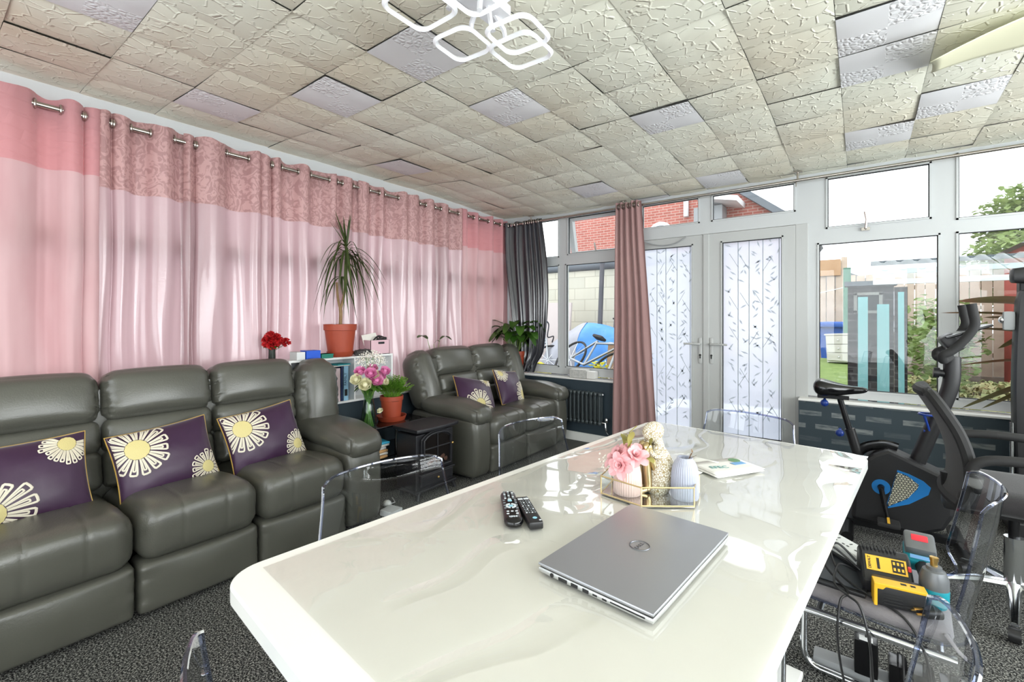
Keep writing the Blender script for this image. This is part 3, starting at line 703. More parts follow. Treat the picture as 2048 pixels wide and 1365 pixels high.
# ---------------------------------------------------------------- remotes
mat('key_white',(214,222,228),.5); mat('key_grey',(120,126,130),.5); mat('key_blue',(150,205,225),.4)
def remote(label,loc,rz,L_,W_,kind):
    t=thing('remote_control',label,'remote control',loc,rz)
    MB().pbox((0,0,.0095),(L_/2,W_/2,.0095),.009 if kind==0 else .004,(12,8,4),warp=lambda p,q:V((p.x-(.012*q[1]**2*q[0] if kind==0 else 0),p.y*(1+.06*q[0] if kind==0 else 1),p.z))).build('case','black_gloss' if kind==0 else 'black_plastic',t)
    def key(x,y,a,b,m): MB().pbox((x,y,.0192),(a,b,.0012),.001,(3,3,1)).build('button',m,t)
    if kind==0:
        for i in range(6):
            for y in(-.011,0,.011): key(-.090+i*.0095,y,.0022,.0032,'key_grey' if (i+int(y*200))%3 else 'key_white')
        key(-.036,0,.003,.005,'key_white'); key(-.026,0,.004,.006,'key_blue')
        for i in range(4): key(-.030+i*.017,.0155,.0022,.0034,'key_grey'); key(-.030+i*.017,-.0155,.0022,.0034,'key_grey')
        MB().lathe([(0,.0195),(.004,.0204),(.0065,.0195)],(.008,0,0),16).build('select_button','key_blue',t)
        for k in range(4):
            a0=k*90+8; m=MB(); m.prism([( .008+r_*cos(rad(a)),r_*sin(rad(a))) for r_,aa in((.0085,range(a0,a0+75,12)),(.0145,range(a0+72,a0-1,-12))) for a in aa],.0185,.0202); m.build('ring_button','key_white',t)
        for y in(-.011,0,.011): key(.042,y,.0022,.0036,'key_white')
        key(.056,-.012,.0024,.0036,'key_white'); key(.056,.012,.0024,.0036,'key_white')
        text('peek',.011,'key_white',t,TR(.074,0,.0197)@RZ(-90),bold=.0003)
    else:
        key(-.064,-.008,.0045,.007,'key_white'); key(-.064,.008,.0045,.007,'key_white'); key(-.076,.012,.003,.002,'key_grey')
        for i in range(8):
            for y in(-.011,-.004,.004,.011): key(-.048+i*.0105,y,.0018,.0024,'key_grey' if (i*3+int(y*900))%4 else 'key_white')
        MB().lathe([(0,.0195),(.005,.0202),(.006,.0195)],(.058,.002,0),14).build('round_button','key_blue',t); key(.072,.012,.002,.003,'key_white')
    return t
remote('wider black remote control with a pale ring of buttons, left of the slimmer one',(-.742,.968,TZ2),-47,.205,.046,0)
remote('slim black remote control with white keys, tucked beside the wider one',(-.690,.977,TZ2),-41,.165,.036,1)
# ---------------------------------------------------------------- tray with vases and figurine
mat('gold',(214,192,146),.28,1); mat('tray_mirror',(190,184,178),.06,1)
TP=[(-.605,1.225),(-.475,1.205),(-.360,1.290),(-.378,1.405),(-.505,1.425),(-.622,1.335)]; tc_=(-.49,1.31)
t=thing('tray','hexagonal gold-rimmed glass tray on the white table behind the laptop','tray',(tc_[0],tc_[1],TZ2))
P=[(a-tc_[0],b-tc_[1]) for a,b in TP]
MB().prism(P,0,.004).build('tray_base','tray_mirror',t,smooth=False)
n=6
for z in(.004,.054):
    MB().tube([(a,b,z) for a,b in P],.0022,6,closed=True).build('rim','gold',t)
m=MB()
for a,b in P: m.cyl((a,b,.002),(a,b,.055),.002,6)
m.build('corner_posts','gold',t)
for k in range(6):
    a,b=P[k],P[(k+1)%6]; d=V((b[0]-a[0],b[1]-a[1],0)); g=MB(); nn=V((-d.y,d.x,0)).normalized()*.001
    A=V((*a,0));B_=V((*b,0)); g.add([A-nn+V((0,0,.005)),B_-nn+V((0,0,.005)),B_+nn+V((0,0,.005)),A+nn+V((0,0,.005)),A-nn+V((0,0,.052)),B_-nn+V((0,0,.052)),B_+nn+V((0,0,.052)),A+nn+V((0,0,.052))],[(0,1,2,3),(4,7,6,5),(0,4,5,1),(1,5,6,2),(2,6,7,3),(3,7,4,0)]); g.build('side_glass','window_glass',t,smooth=False)
ZT=TZ2+.0045
mat('blush_ceramic',(240,208,198),.35); mat('blue_ceramic',(170,174,190),.4); mat('petal_pink',(240,178,184),.6,trl=.2,col2=(246,200,204),vscale=12); mat('dry_leaf',(150,142,78),.7); mat('twig',(120,90,60),.8); mat('tiny_white',(240,236,226),.7)
def vase(name,label,mt,loc,prof,rib=(36,.025)):
    t=thing(name,label,'vase',loc)
    MB().lathe([(0,0)]+[p for p in prof]+[(prof[-1][0]-.004,prof[-1][1]),(prof[-1][0]-.005,prof[-1][1]-.03),(0,prof[-1][1]-.032)],(0,0,0),144,rib=rib).build('body',mt,t,ang=60); return t
t=vase('flower_vase','blush pink ribbed vase holding pink fabric flowers on the gold tray','blush_ceramic',(-.543,1.272,ZT),[(.038,0),(.041,.006),(.040,.03),(.038,.06),(.034,.08),(.026,.092),(.024,.098)])
def petal_flower(mb,c,ax,R,seed,np=6,lay=3):
    rn=random.Random(seed); ax=V(ax).normalized(); x=ax.orthogonal().normalized(); y=ax.cross(x)
    for l in range(lay):
        op=.95-.3*l
        for k in range(np):
            th=2*pi*(k+.5*l)/np+rn.uniform(-.15,.15); d=x*cos(th)+y*sin(th); rr=R*(1-.22*l)*rn.uniform(.9,1.1)
            tip=V(c)+d*rr*op+ax*rr*(.25+.35*l); mid=V(c)+d*rr*.5*op+ax*rr*(.22+.25*l); 
            mb.leaf(c,[mid,tip],rr*.42,6,fold=.35,side=d.cross(ax),shape=lambda t:(sin(pi*min(1,.12+t*.86))**.6)*(.55+.45*t))
for k,(c,a,R) in enumerate((((-.022,-.01,.100),(-.5,-.5,.6),.047),((.022,.0,.108),(.4,-.5,.7),.047),((-.005,-.035,.088),(0,-1,.3),.040))):
    m=MB(); petal_flower(m,c,a,R,k+3); m.build('flower','petal_pink',t)
m=MB()
for (b,p) in(((0,.0,.12),[(-.01,.01,.15),(-.03,.02,.165)]),((0,0,.12),[(.01,.0,.16),(.02,-.01,.185)]),((.03,.02,.10),[(.06,.01,.11),(.078,.0,.10)]),((.04,.03,.11),[(.055,.03,.14),(.06,.035,.165)]),((0,0,.13),[(.0,.01,.16),(-.015,.0,.172)])): m.leaf(b,p,.012,6)
m.tube([(0,.01,.15),(.0,.015,.175),(.02,.02,.195)],.0015,5); m.build('leaf_sprig','dry_leaf',t)
m=MB(); rn=random.Random(5)
for k in range(22):
    c=V((-.065+rn.uniform(-.02,.02),-.01+rn.uniform(-.02,.02),.085+rn.uniform(-.025,.02))); m.blob(c,.0032,1)
m.build('blossom_spray','tiny_white',t)
t=vase('flower_vase','pale blue ribbed vase holding one dried twig on the gold tray','blue_ceramic',(-.398,1.335,ZT),[(.034,0),(.037,.006),(.0372,.04),(.036,.07),(.033,.09),(.027,.104),(.0215,.11),(.021,.116)])
m=MB(); m.tube([(.0,.0,.085),(.012,.0,.115),(.018,.0,.13)],.0012,5); m.leaf((.012,0,.115),[(.02,0,.13),(.017,0,.143)],.006,5); m.leaf((.012,0,.115),[(.026,.0,.122),(.033,0,.128)],.005,5); m.build('dried_twig','twig',t)
m,nt,out=newmat('crackle'); L=nt.links.new
b=nd(nt,'BsdfPrincipled',Roughness=.45); tc=nd(nt,'TexCoord'); vo=nd(nt,'TexVoronoi',Scale=190.,feature='DISTANCE_TO_EDGE'); L(tc.outputs['Object'],vo.inputs['Vector'])
r=ramp(nt,vo.outputs['Distance'],[(.03,(150,128,80)),(.16,(240,234,218))]); L(r.outputs[0],b.inputs['Base Color']); bp=nd(nt,'Bump',Strength=.6,Distance=.002); L(vo.outputs['Distance'],bp.inputs['Height']); L(bp.outputs[0],b.inputs['Normal']); L(b.outputs[0],out.inputs[0])
t=thing('figurine','white and gold seated figurine with bowed head, between the two vases','figurine',(-.478,1.345,ZT),40); t.scale=(1.12,1.12,1.16)
m=MB()
m.grid(lambda u,v:(lambda a,z:V(((.016+.026*sin(pi*min(1,.22+z*.78))**.7)*cos(a)*.82+.012*sin(pi*z)-.004,(.018+.020*sin(pi*min(1,.25+z*.75)))*sin(a),.118*z)) )(2*pi*u,v),24,16,cu=True)
q=len(m.v); m.blob((0,0,0),(.029,.022,.025),3); m.xf(TR(-.014,0,.151)@RY(-24),q); m.tube([(.004,0,.108),(-.006,0,.138)],.014,10)
m.build('body','crackle',t,ang=80)
for y in(-.0125,.0125):
    m=MB(); m.tube(spline([(.0,y*1.2,.020),(-.018,y*1.1,.075),(-.032,y,.114),(-.037,y,.108),(-.034,y,.06),(-.031,y,.016),(-.040,y,.007),(-.056,y,.004)],6),[.010]*12+[.0115]*10+[.010]*12+[.007]*9,12); m.build('leg','gold',t)
for y in(-.024,.024):
    m=MB(); m.tube(spline([(.010,y*.8,.112),(-.010,y,.092),(-.028,y*.7,.106),(-.030,y*.3,.128)],6),.0065,10); m.build('arm','crackle',t)
# leaflets
mat('paper',(238,238,234),.6); mat('paper_grey',(214,216,216),.6); mat('print_blue',(120,170,220),.6); mat('print_teal',(110,160,158),.6); mat('print_green',(110,150,110),.6)
def leaflet(label,loc,rz,w_,h_,z,curl=.0,prints=()):
    t=thing('leaflet',label,'leaflet',(loc[0],loc[1],z),rz)
    m=MB(); m.grid(lambda u,v:V(((u-.5)*w_,(v-.5)*h_,.0006+curl*max(0,u-.6)**2*4)),10,4); m.build('sheet','paper',t,solid=.0012)
    for p in prints: p(t)
    return t
leaflet('plain white leaflet, bottom of the small pile on the table behind the blue vase',(-.372,1.70),64,.20,.125,TZ2)
leaflet('white leaflet jutting out from the middle of the pile behind the blue vase',(-.365,1.685),58,.20,.13,TZ2+.003)
def pr1(t):
    text('EFEC',.030,'print_teal',t,TR(-.035,-.005,.0022)@RZ(-12),name='print')
    MB().lathe([(0,0),(.020,0),(.020,.0006),(0,.0006)],(.072,.038,.0026),20).build('print_circle','print_green',t); MB().box((.06,.008,.0024),(.05,.024,.0006)).build('print_block','print_blue',t)
leaflet('top leaflet of the pile with green print, a blue block and a round picture',(-.368,1.70),56,.20,.135,TZ2+.006,.002,(pr1,))
leaflet('single curled clear-white sheet left of the leaflet pile behind the blue vase',(-.46,1.66),80,.15,.10,TZ2,.012)
# ---------------------------------------------------------------- clear chairs
def chair(label,loc,rz,group='clear acrylic chairs'):
    t=thing('dining_chair',label,'chair',loc,rz,group)
    PR=[V(p) for p in((-.215,.425,0),(-.19,.44,0),(-.08,.438,0),(.06,.43,0),(.15,.435,0),(.20,.475,0),(.226,.57,0),(.246,.67,0),(.262,.76,0),(.270,.815,0))]
    S_=spline(PR,8); N=len(S_)-1
    def sh(t_,s):
        u=2*t_-1; smax=1-.045*max(0,(abs(u)-.72)/.28)**2.2; smin=.0+.03*max(0,(abs(u)-.7)/.3)**2
        k=(smin+(smax-smin)*s)*N; i=min(N-1,int(k)); f=k-i; p=S_[i]*(1-f)+S_[i+1]*f
        bk=sm((p.y-.44)/.12); wd=.205+.012*bk-.022*sm((p.y-.60)/.2)
        return V((u*wd,p.x-.055*bk*u*u,p.y+.022*(1-bk)*u*u))
    MB().grid(sh,20,44).build('shell','acrylic',t,ang=80)
    rim=[sh(0,i/44) for i in range(45)]+[sh(i/20,1) for i in range(1,21)]+[sh(1,1-i/44) for i in range(1,45)]
    MB().tube(rim,.0042,6).build('shell_edge','acrylic_edge',t)
    for x in(-.19,.19):
        P=[(x,.17,.415),(x,-.16,.415)]+[(x,-.16-.05*sin(rad(a)),.365+.05*cos(rad(a))) for a in range(15,91,15)]+[(x,-.215,.07)]+[(x,-.165-.05*cos(rad(a)),.062-.05*sin(rad(a))) for a in range(15,91,15)]+[(x,.24,.012)]
        MB().tube(P,.0115,12).build('leg','chrome',t)
    MB().cyl((-.19,.24,.0125),(.19,.24,.0125),.0115,12).build('stretcher','chrome',t)
    for y in(-.12,.14): MB().cyl((-.19,y,.414),(.19,y,.414),.009,8).build('seat_rail','chrome',t)
    return t
c0=chair('clear acrylic chair pushed in on the sofa side, nearer the camera, beside the long sofa',(-.945,.845,0),79)
dup(c0,(-.925,1.60,0),80.5,'clear acrylic chair pushed in on the sofa side, farther, facing the small sofa')
dup(c0,(-.466,2.175,0),-11.4,'clear acrylic chair at the far table end in front of the frosted doors')
dup(c0,(.035,1.775,0),266,'clear acrylic chair with grey seat pad and power tools on it')
dup(c0,(-.145,.88,0),262,'clear acrylic chair at the lower right, nearest the camera on the tool side')
dup(c0,(-.578,.462,0),176,'clear acrylic chair at the near table end, lower left in front of the carpet')
# ---------------------------------------------------------------- seat pad and tools on the chair
mat('slate',(60,64,70),.35)
mat('grey_velour',(132,128,130),.85,sheen=.4,bump=(220,.2),col2=(116,112,116),vscale=6)
t=thing('seat_pad','grey velour seat pad tied on the clear chair under the power tools','seat pad',(.015,1.775,.447),266)
MB().pbox((0,-.01,.022),(.20,.195,.020),.02,(10,10,4),puff=(0,0,.5)).build('cushion','grey_velour',t)
m=MB(); m.tube([(.17,.16,.03),(.20,.17,.032),(.215,.19,.01),(.20,.205,-.01)],.006,8,flat=.4); m.build('strap','grey_velour',t)
CZ=.494
t=thing('tablet_folio','closed black laptop-like folio lying under the white extension lead','tablet',(-.085,1.775,CZ-.004),-6)
MB().pbox((0,0,.007),(.115,.165,.007),.005,(4,4,3)).build('cover','black_plastic',t); MB().box((0,0,.0145),(.205,.30,.0012)).build('panel','slate',t,smooth=False)
t=thing('extension_lead','white four-way extension lead lying on the black folio','extension lead',(-.045,1.825,CZ+.012),-45)
MB().prism([(-.11,-.02),(-.085,-.036),(.085,-.036),(.11,-.02),(.11,.02),(.085,.036),(-.085,.036),(-.11,.02)],0,.012).build('underside','black_plastic',t,smooth=False,bevel=.003)
MB().prism([(-.11,-.02),(-.085,-.036),(.085,-.036),(.11,-.02),(.11,.02),(.085,.036),(-.085,.036),(-.11,.02)],.012,.040).build('case','white_plastic',t,smooth=False,bevel=.005)
for k in range(4):
    x=-.072+k*.045; m=MB(); m.box((x,.012,.0405),(.004,.009,.001)); m.box((x-.008,-.008,.0405),(.008,.004,.001)); m.box((x+.008,-.008,.0405),(.008,.004,.001)); m.build('socket','gasket',t,smooth=False)
MB().box((-.095,.0,.041),(.012,.02,.004)).build('neon_switch','print_green',t,smooth=False)
mat('tool_yellow',(236,182,40),.45); mat('label_yellow',(240,186,60),.5); mat('tool_teal',(20,138,152),.4); mat('red_key',(222,52,66),.35); mat('tool_grey',(112,114,116),.35,.3); mat('brass',(212,176,110),.3,1)
# charger
t=thing('battery_charger','black and yellow tool battery charger on the grey seat pad','battery charger',(.055,1.70,CZ),8)
prof=[(-.055,0),(.05,0),(.055,.03),(.05,.085),(.03,.098),(.0,.092),(-.045,.048),(-.055,.04)]
MB().prism(prof,-.058,.058,fn=lambda a,b,h:(h,a,b)).build('case','black_plastic',t,smooth=False,bevel=.006)
sl=math.degrees(math.atan2(.044,.045)); LB=TR(0,-.020,.0725)@RX(sl)
m=MB(); m.box((0,0,.0015),(.092,.042,.002)); m.xf(LB); m.build('label','label_yellow',t,smooth=False)
m=MB(); m.box((.027,.0,.003),(.028,.034,.001)); m.xf(LB); m.build('icon_panel','black_plastic',t,smooth=False)
m=MB(); m.box((-.018,0,.003),(.006,.03,.0008)); m.xf(LB); m.build('label_bar','gasket',t,smooth=False)
text('DEWALT',.0085,'gasket',t,LB@TR(-.038,0,.0028)@RZ(90),bold=.0002)
for i in range(3):
    for j in(-1,1): m=MB(); m.box((.018+i*.009,j*.008,.0036),(.005,.008,.0006)); m.xf(LB); m.build('icon','label_yellow',t,smooth=False)
m=MB(); 
for k in range(9): m.box((-.045+k*.009,.03,.0985),(.004,.03,.004))
m.build('vent_ribs','dark_rubber',t,smooth=False); MB().pbox((.051,-.022,.075),(.004,.006,.006),.002,(2,2,2)).build('charge_light','red_key',t)
t=thing('tool_battery','black battery pack with yellow collar docked at the charger front','battery',(.080,1.617,CZ),8)
MB().pbox((0,0,.030),(.055,.030,.030),.008,(6,4,4)).build('pack','black_plastic',t)
m=MB(); m.prism([(-.056,.0),(-.056,.062),(.056,.062),(.056,.054),(-.03,.054),(-.036,.046),(-.048,.046),(-.048,0)],-.031,.006,fn=lambda a,b,h:(a,h,b)); m.build('collar','tool_yellow',t,smooth=False,bevel=.002)
m=MB()
for k in range(4): m.box((-.015,-.0305,.012+k*.008),(.04,.002,.002))
m.build('grip_ribs','dark_rubber',t,smooth=False); m=MB(); m.box((.01,-.01,.0625),(.012,.008,.001)); m.box((.03,-.01,.0625),(.01,.008,.001)); m.build('label_marks','gasket',t,smooth=False)
# driver, nose up
t=thing('cordless_driver','teal and black cordless driver standing nose up on the seat pad','cordless driver',(.158,1.675,CZ),0)
MB().lathe([(0,0),(.026,0),(.031,.01),(.032,.045),(.031,.05)],(0,0,0),20).build('motor_housing','tool_teal',t)
MB().lathe([(.0315,.05),(.031,.075),(.024,.095),(.017,.098),(.0165,.106),(.011,.107),(0,.107)],(0,0,0),20).build('gear_housing','tool_grey',t)
MB().lathe([(.008,.107),(.008,.12),(.0095,.121),(.0095,.130),(.006,.131),(0,.131)],(0,0,0),12).build('collet','brass',t)
MB().tube([(0,.02,.03),(-.005,.07,.035),(-.012,.125,.045)],[.020,.018,.019],12).build('handle','black_plastic',t)
R=Matrix.Rotation(rad(20),3,'X')
MB().pbox((-.016,.165,.058),(.038,.045,.020),.010,(6,6,4),rot=R).build('battery_foot','tool_teal',t)
bt=MB().pbox((-.016,.178,.088),(.036,.040,.018),.008,(6,6,4),rot=R).build('battery','tool_grey',t)
MB().pbox((-.016,.180,.106),(.020,.014,.0035),.003,(4,4,2),rot=R).build('release_button','red_key',bt)
MB().box((-.016,.122,.072),(.05,.003,.010),rot=Matrix.Rotation(rad(-20),3,'X')).build('control_strip','print_blue',t,smooth=False)
# plug and leads
t=thing('mains_plug','black mains plug with brass pins lying by the chair back','plug',(.145,1.60,CZ+.002),30)
MB().pbox((0,0,.012),(.022,.018,.011),.007,(5,5,3)).build('plug_body','black_plastic',t)
for y,z in((-.010,.010),(.010,.010),(0,.019)): MB().box((-.030,y,z),(.020,.005,.004)).build('pin','brass',t,smooth=False)
def lead(label,pts,r=.0032,name='power_cable'): 
    m=MB(); m.tube(spline(pts,8),r,7); return solo(m,name,'black_plastic',label,'cable')
lead('black lead from the battery charger hanging over the chair front edge to the floor',[(-.01,1.69,CZ+.03),(-.05,1.66,CZ+.05),(-.06,1.60,CZ+.02),(-.03,1.58,CZ+.005),(.0,1.558,.485),(.02,1.54,.40),(.03,1.60,.25),(.06,1.75,.08),(.07,1.9,.02)])
lead('black lead looping in front of the charger and crossing the pad to the lower right',[(.0,1.68,CZ+.04),(-.07,1.70,CZ+.08),(-.05,1.65,CZ+.03),(.02,1.61,CZ+.006),(.09,1.575,.485),(.13,1.545,.42),(.15,1.60,.26),(.16,1.75,.10),(.16,1.92,.03)])
lead('black lead looping left of the charger, hanging straight down to the adapters',[(-.01,1.71,CZ+.05),(-.06,1.71,CZ+.09),(-.085,1.66,CZ+.04),(-.03,1.60,CZ+.005),(-.045,1.56,.485),(-.05,1.542,.38),(-.03,1.62,.2),(.0,1.8,.06),(.01,1.93,.03)])
t=thing('power_strip','pale grey power strip on the carpet under the chair holding black adapters','power strip',(.10,2.03,0),0)
MB().pbox((0,0,.02),(.24,.035,.02),.008,(6,4,3)).build('case','grey_plastic',t)
for k,(x,w_,h_) in enumerate(((-.085,.034,.12),(0.0,.026,.075),(.065,.028,.07),(.13,.026,.062),(.195,.028,.06))):
    t=thing('power_adapter',('large black power adapter with a pale grey label, leftmost on the floor strip','small black adapter next to the large labelled one on the strip','small black adapter, third from left on the floor strip','small black adapter, fourth from left on the floor strip','small black adapter, at the right end of the floor strip')[k],'power adapter',(.10+x,2.03,.040),0,'black adapters on the floor strip')
    MB().pbox((0,-.01,h_/2),(w_,.04,h_/2),.006,(4,4,4)).build('case','black_gloss',t)
    if k==0: MB().box((0,-.03,h_+.0006),(w_*1.1,.03,.001)).build('label','paper_grey',t,smooth=False)
    m=MB(); m.tube([(0,-.02,h_-.002),(.0,-.02,h_+.03),(.01,-.06,h_+.05),(.012,-.12,.05),(.02,-.16,-.03)],.003,6); m.build('lead','black_plastic',t)
# ---------------------------------------------------------------- white shelf and what is on it
mat('board_white',(236,236,236),.4); mat('shelf_inside',(206,209,211),.5)
SY0,SY1,SX0,SX1,SB,ST=1.565,2.44,-3.275,-3.11,.627,.977
t=thing('shelf_unit','low white open shelf unit between the two sofas, full of books','shelf',(SX0,SY0,SB))
W,H,Dp=SY1-SY0,ST-SB,SX1-SX0
for nm,c,d in(('top_board',(Dp/2,W/2,H-.008),(Dp,W,.016)),('bottom_board',(Dp/2,W/2,.008),(Dp,W,.016)),('end_panel',(Dp/2,.008,H/2),(Dp-.001,.016,H-.032)),('end_panel',(Dp/2,W-.008,H/2),(Dp-.001,.016,H-.032)),('divider',(Dp/2,.17,H/2),(Dp-.004,.014,H-.032)),('divider',(Dp/2,.515,H/2),(Dp-.004,.014,H-.032))):
    MB().box(c,d).build(nm,'board_white',t,smooth=False,bevel=.0015)
MB().box((.004,W/2,H/2),(.006,W-.03,H-.03)).build('back_panel','shelf_inside',t,smooth=False)
for nm,c in(('book_blue',(150,196,224)),('book_navy',(32,52,96)),('book_pink',(222,200,204)),('book_cyan',(60,168,204)),('book_sand',(214,170,120)),('book_green',(70,110,70)),('teal_card',(30,140,150)),('box_blue',(24,84,200)),('box_green',(24,118,100)),('box_pink',(220,182,192)),('page_white',(232,228,220))): mat(nm,c,.5)
def book(label,y0,th,h,dp,m,extra=None,lean=0):
    t=thing('book',label,'book',(SX1-.012-dp/2,y0+th/2,SB+.0165),0,'books and folders in the white shelf')
    t.rotation_euler=(rad(lean),0,0)
    c=MB(); c.box((0,-th/2+.001,h/2),(dp,.002,h)); c.box((0,th/2-.001,h/2),(dp,.002,h)); c.box((dp/2-.001,0,h/2),(.002,th,h)); c.build('cover',m,t,smooth=False)
    MB().box((-.003,0,h/2),(dp-.008,th-.005,h-.006)).build('pages','page_white',t,smooth=False)
    if extra: extra(t,th,h,dp)
    return t
def art(t,th,h,dp):
    for z,hh,m in((.10,.04,'book_sand'),(.04,.05,'book_cyan'),(.20,.05,'book_cyan')): MB().box((dp/2+.0004,0,z),(.0008,th*.9,hh)).build('cover_print',m,t,smooth=False)
def bluesp(t,th,h,dp):
    text('FAMILY',.030,'book_navy',t,TR(dp/2+.0006,-.004,h*.62)@RY(90)@RZ(180)@Matrix.Identity(4),name='spine_print'); 
    MB().box((dp/2+.0004,0,.06),(.0008,th*.6,.05)).build('spine_emblem','gasket',t,smooth=False)
book('bright cyan paperback with a beach picture, leftmost book seen in the white shelf',1.815,.055,.235,.14,'book_cyan',art)
book('pale paperback with sandy print behind the beach paperback',1.872,.045,.245,.145,'page_white',art)
book('pinkish white book standing left of the navy one in the shelf',1.920,.042,.25,.15,'book_pink')
book('thin navy blue book in the white shelf, left of the pale blue folder',1.966,.018,.262,.155,'book_navy')
book('pale blue folder with dark spine lettering in the white shelf',1.988,.042,.262,.16,'book_blue',bluesp)
t=thing('folder','teal card folder with loose papers lying flat across the book tops','folder',(-3.15,1.93,SB+.2835),3)
MB().box((0,-.02,.004),(.14,.20,.005)).build('papers','page_white',t,smooth=False); MB().box((.0,.04,.011),(.13,.11,.008)).build('card','teal_card',t,smooth=False)
# on top of the shelf
def boxy(name,label,cat,loc,s,m,rz=0,lid=None):
    t=thing(name,label,cat,loc,rz); MB().box((0,0,s[2]/2),s).build('carton',m,t,smooth=False,bevel=.002)
    if lid: MB().box((0,0,s[2]*.86),(s[0]+.004,s[1]+.004,s[2]*.28)).build('lid',lid,t,smooth=False,bevel=.002)
    return t
SHT=ST+.0005
boxy('carton','small bright blue box on the left of the white shelf top','box',(-3.14,1.735,SHT),(.09,.105,.062),'box_blue')
boxy('carton','pale patterned box just left of the bright blue box on the shelf','box',(-3.15,1.645,SHT),(.10,.06,.056),'paper_grey')
boxy('carton','flat dark green box between the blue box and the dracaena pot','box',(-3.14,1.842,SHT),(.09,.09,.032),'box_green',lid='box_green')
mat('net_grey',(62,62,62),.9,bump=(90,.8),col2=(96,92,92),vscale=80)
m=MB(); m.blob((0,0,.024),(.055,.08,.026),3,.35,4); solo(m,'mesh_bag','net_grey','crumpled dark grey net bag on the shelf between pot and pink box','bag',(-3.13,2.165,SHT-.002))
t=thing('storage_box','pink storage box stuffed with papers and cables on the shelf right end','storage box',(-3.19,2.315,SHT))
s=(.155,.185,.115); m=MB(); th=.004
m.box((0,0,th/2),(s[0],s[1],th)); 
for c,d in(((s[0]/2-th/2,0,s[2]/2),(th,s[1],s[2])),((-s[0]/2+th/2,0,s[2]/2),(th,s[1],s[2])),((0,s[1]/2-th/2,s[2]/2),(s[0],th,s[2])),((0,-s[1]/2+th/2,s[2]/2),(s[0],th,s[2]))): m.box(c,d)
m.build('shell','box_pink',t,smooth=False); MB().pbox((s[0]/2+.001,.01,.092),(.002,.03,.009),.004,(2,4,2)).build('hand_hole','gasket',t)
m=MB().pbox((0,0,0),(.003,.07,.045),.001,(1,2,2)).xf(TR(-.02,-.03,.12)@RX(8)@RY(-14)); solo(m,'notepad','page_white','white notepad with writing sticking out of the pink storage box','notepad',(-3.19,2.315,SHT))
m=MB(); m.tube(spline([(.0,-.02,.10),(.03,.0,.14),(.01,.05,.135),(.05,.08,.13),(.02,.02,.12),(-.03,.06,.145),(.03,.09,.128)],8),.006,7); m.blob((.03,.05,.118),(.03,.045,.016),2,.4,5); solo(m,'charger_cable','black_plastic','black cable heap spilling over the top of the pink storage box','cable',(-3.19,2.315,SHT))
# pots
def pot(name,label,cat,loc,rt,rb,h,saucer=None,mt='terracotta',rz=0):
    t=thing(name,label,cat,loc,rz); z0=.012 if saucer else 0; k=h*.80
    if saucer: MB().lathe([(0,0),(saucer*.86,0),(saucer*.9,.006),(saucer,.038),(saucer-.004,.038),(saucer*.87,.010),(0,.010)],(0,0,0),32).build('saucer',mt,t)
    MB().lathe([(0,z0),(rb,z0),(rb+(rt*.93-rb)*.97,z0+k),(rt*.985,z0+k+.002),(rt,z0+h),(rt-.006,z0+h),(rt*.90,z0+h-.03),(0,z0+h-.031)],(0,0,0),36).build('pot',mt,t)
    MB().blob((0,0,z0+h-.034),(rt*.9,rt*.9,.016),3,.15,6).build('compost','soil',t)
    return t,z0+h
mat('dark_leaf',(48,66,30),.45,trl=.25,col2=(78,92,46),vscale=4); mat('lily_leaf',(44,82,26),.35,trl=.2,col2=(70,110,34),vscale=9); mat('fern_leaf',(112,166,52),.5,trl=.35,col2=(156,206,84),vscale=14); mat('bark',(150,122,88),.85,bump=(40,.5),col2=(120,94,64),vscale=20)
t,z=pot('potted_dracaena','tall dracaena in a large terracotta coloured plastic pot on the white shelf','plant',(-3.185,2.0,SHT),.122,.088,.235,.10)
m=MB(); m.tube(spline([(0,0,z-.03),(.0,.005,z+.08),(.0,.0,z+.12)],5),.013,9); m.tube(spline([(0,0,z+.11),(-.0,.03,z+.22),(0,.05,z+.38),(0,.055,z+.58)],5),.010,8); m.tube(spline([(0,0,z+.11),(.0,-.02,z+.2),(0,-.03,z+.32)],5),.009,8); m.build('trunk','bark',t)
rn=random.Random(4)
def sword(mb,c,az,el,L_,droop,w):
    d=V((cos(az)*cos(el),sin(az)*cos(el),sin(el))); P=[]; p=V(c)
    for k in range(1,7):
        f=k/6; q=V(c)+d*L_*f; q.z-=droop*L_*f*f; P.append(q)
    mb.leaf(c,P,w,9,fold=.25,shape=lambda s:(min(1,.5+s*3)*(1-s**3)))
lf=MB()
for k in range(46): sword(lf,(0,.055,z+.54+rn.uniform(-.05,.06)),rn.uniform(0,2*pi)*1.0,rn.uniform(.35,1.2),rn.uniform(.30,.38),rn.uniform(1.1,2.0),.0082)
for k in range(12): sword(lf,(0,.055,z+.60),rn.uniform(0,2*pi),rn.uniform(1.0,1.5),rn.uniform(.22,.32),rn.uniform(0,.15),.0075)
for k in range(14): sword(lf,(0,.01+.04*(k%2),z+.36+.1*(k%2)),rn.uniform(0,2*pi),rn.uniform(-.2,.6),rn.uniform(.18,.26),rn.uniform(1.2,2.0),.0075)
zmax=2.40-SHT
for p in lf.v:
    p.x=max(p.x,-.10+.02*p.x); p.z=min(p.z,zmax)
lf.build('foliage','dark_leaf',t)
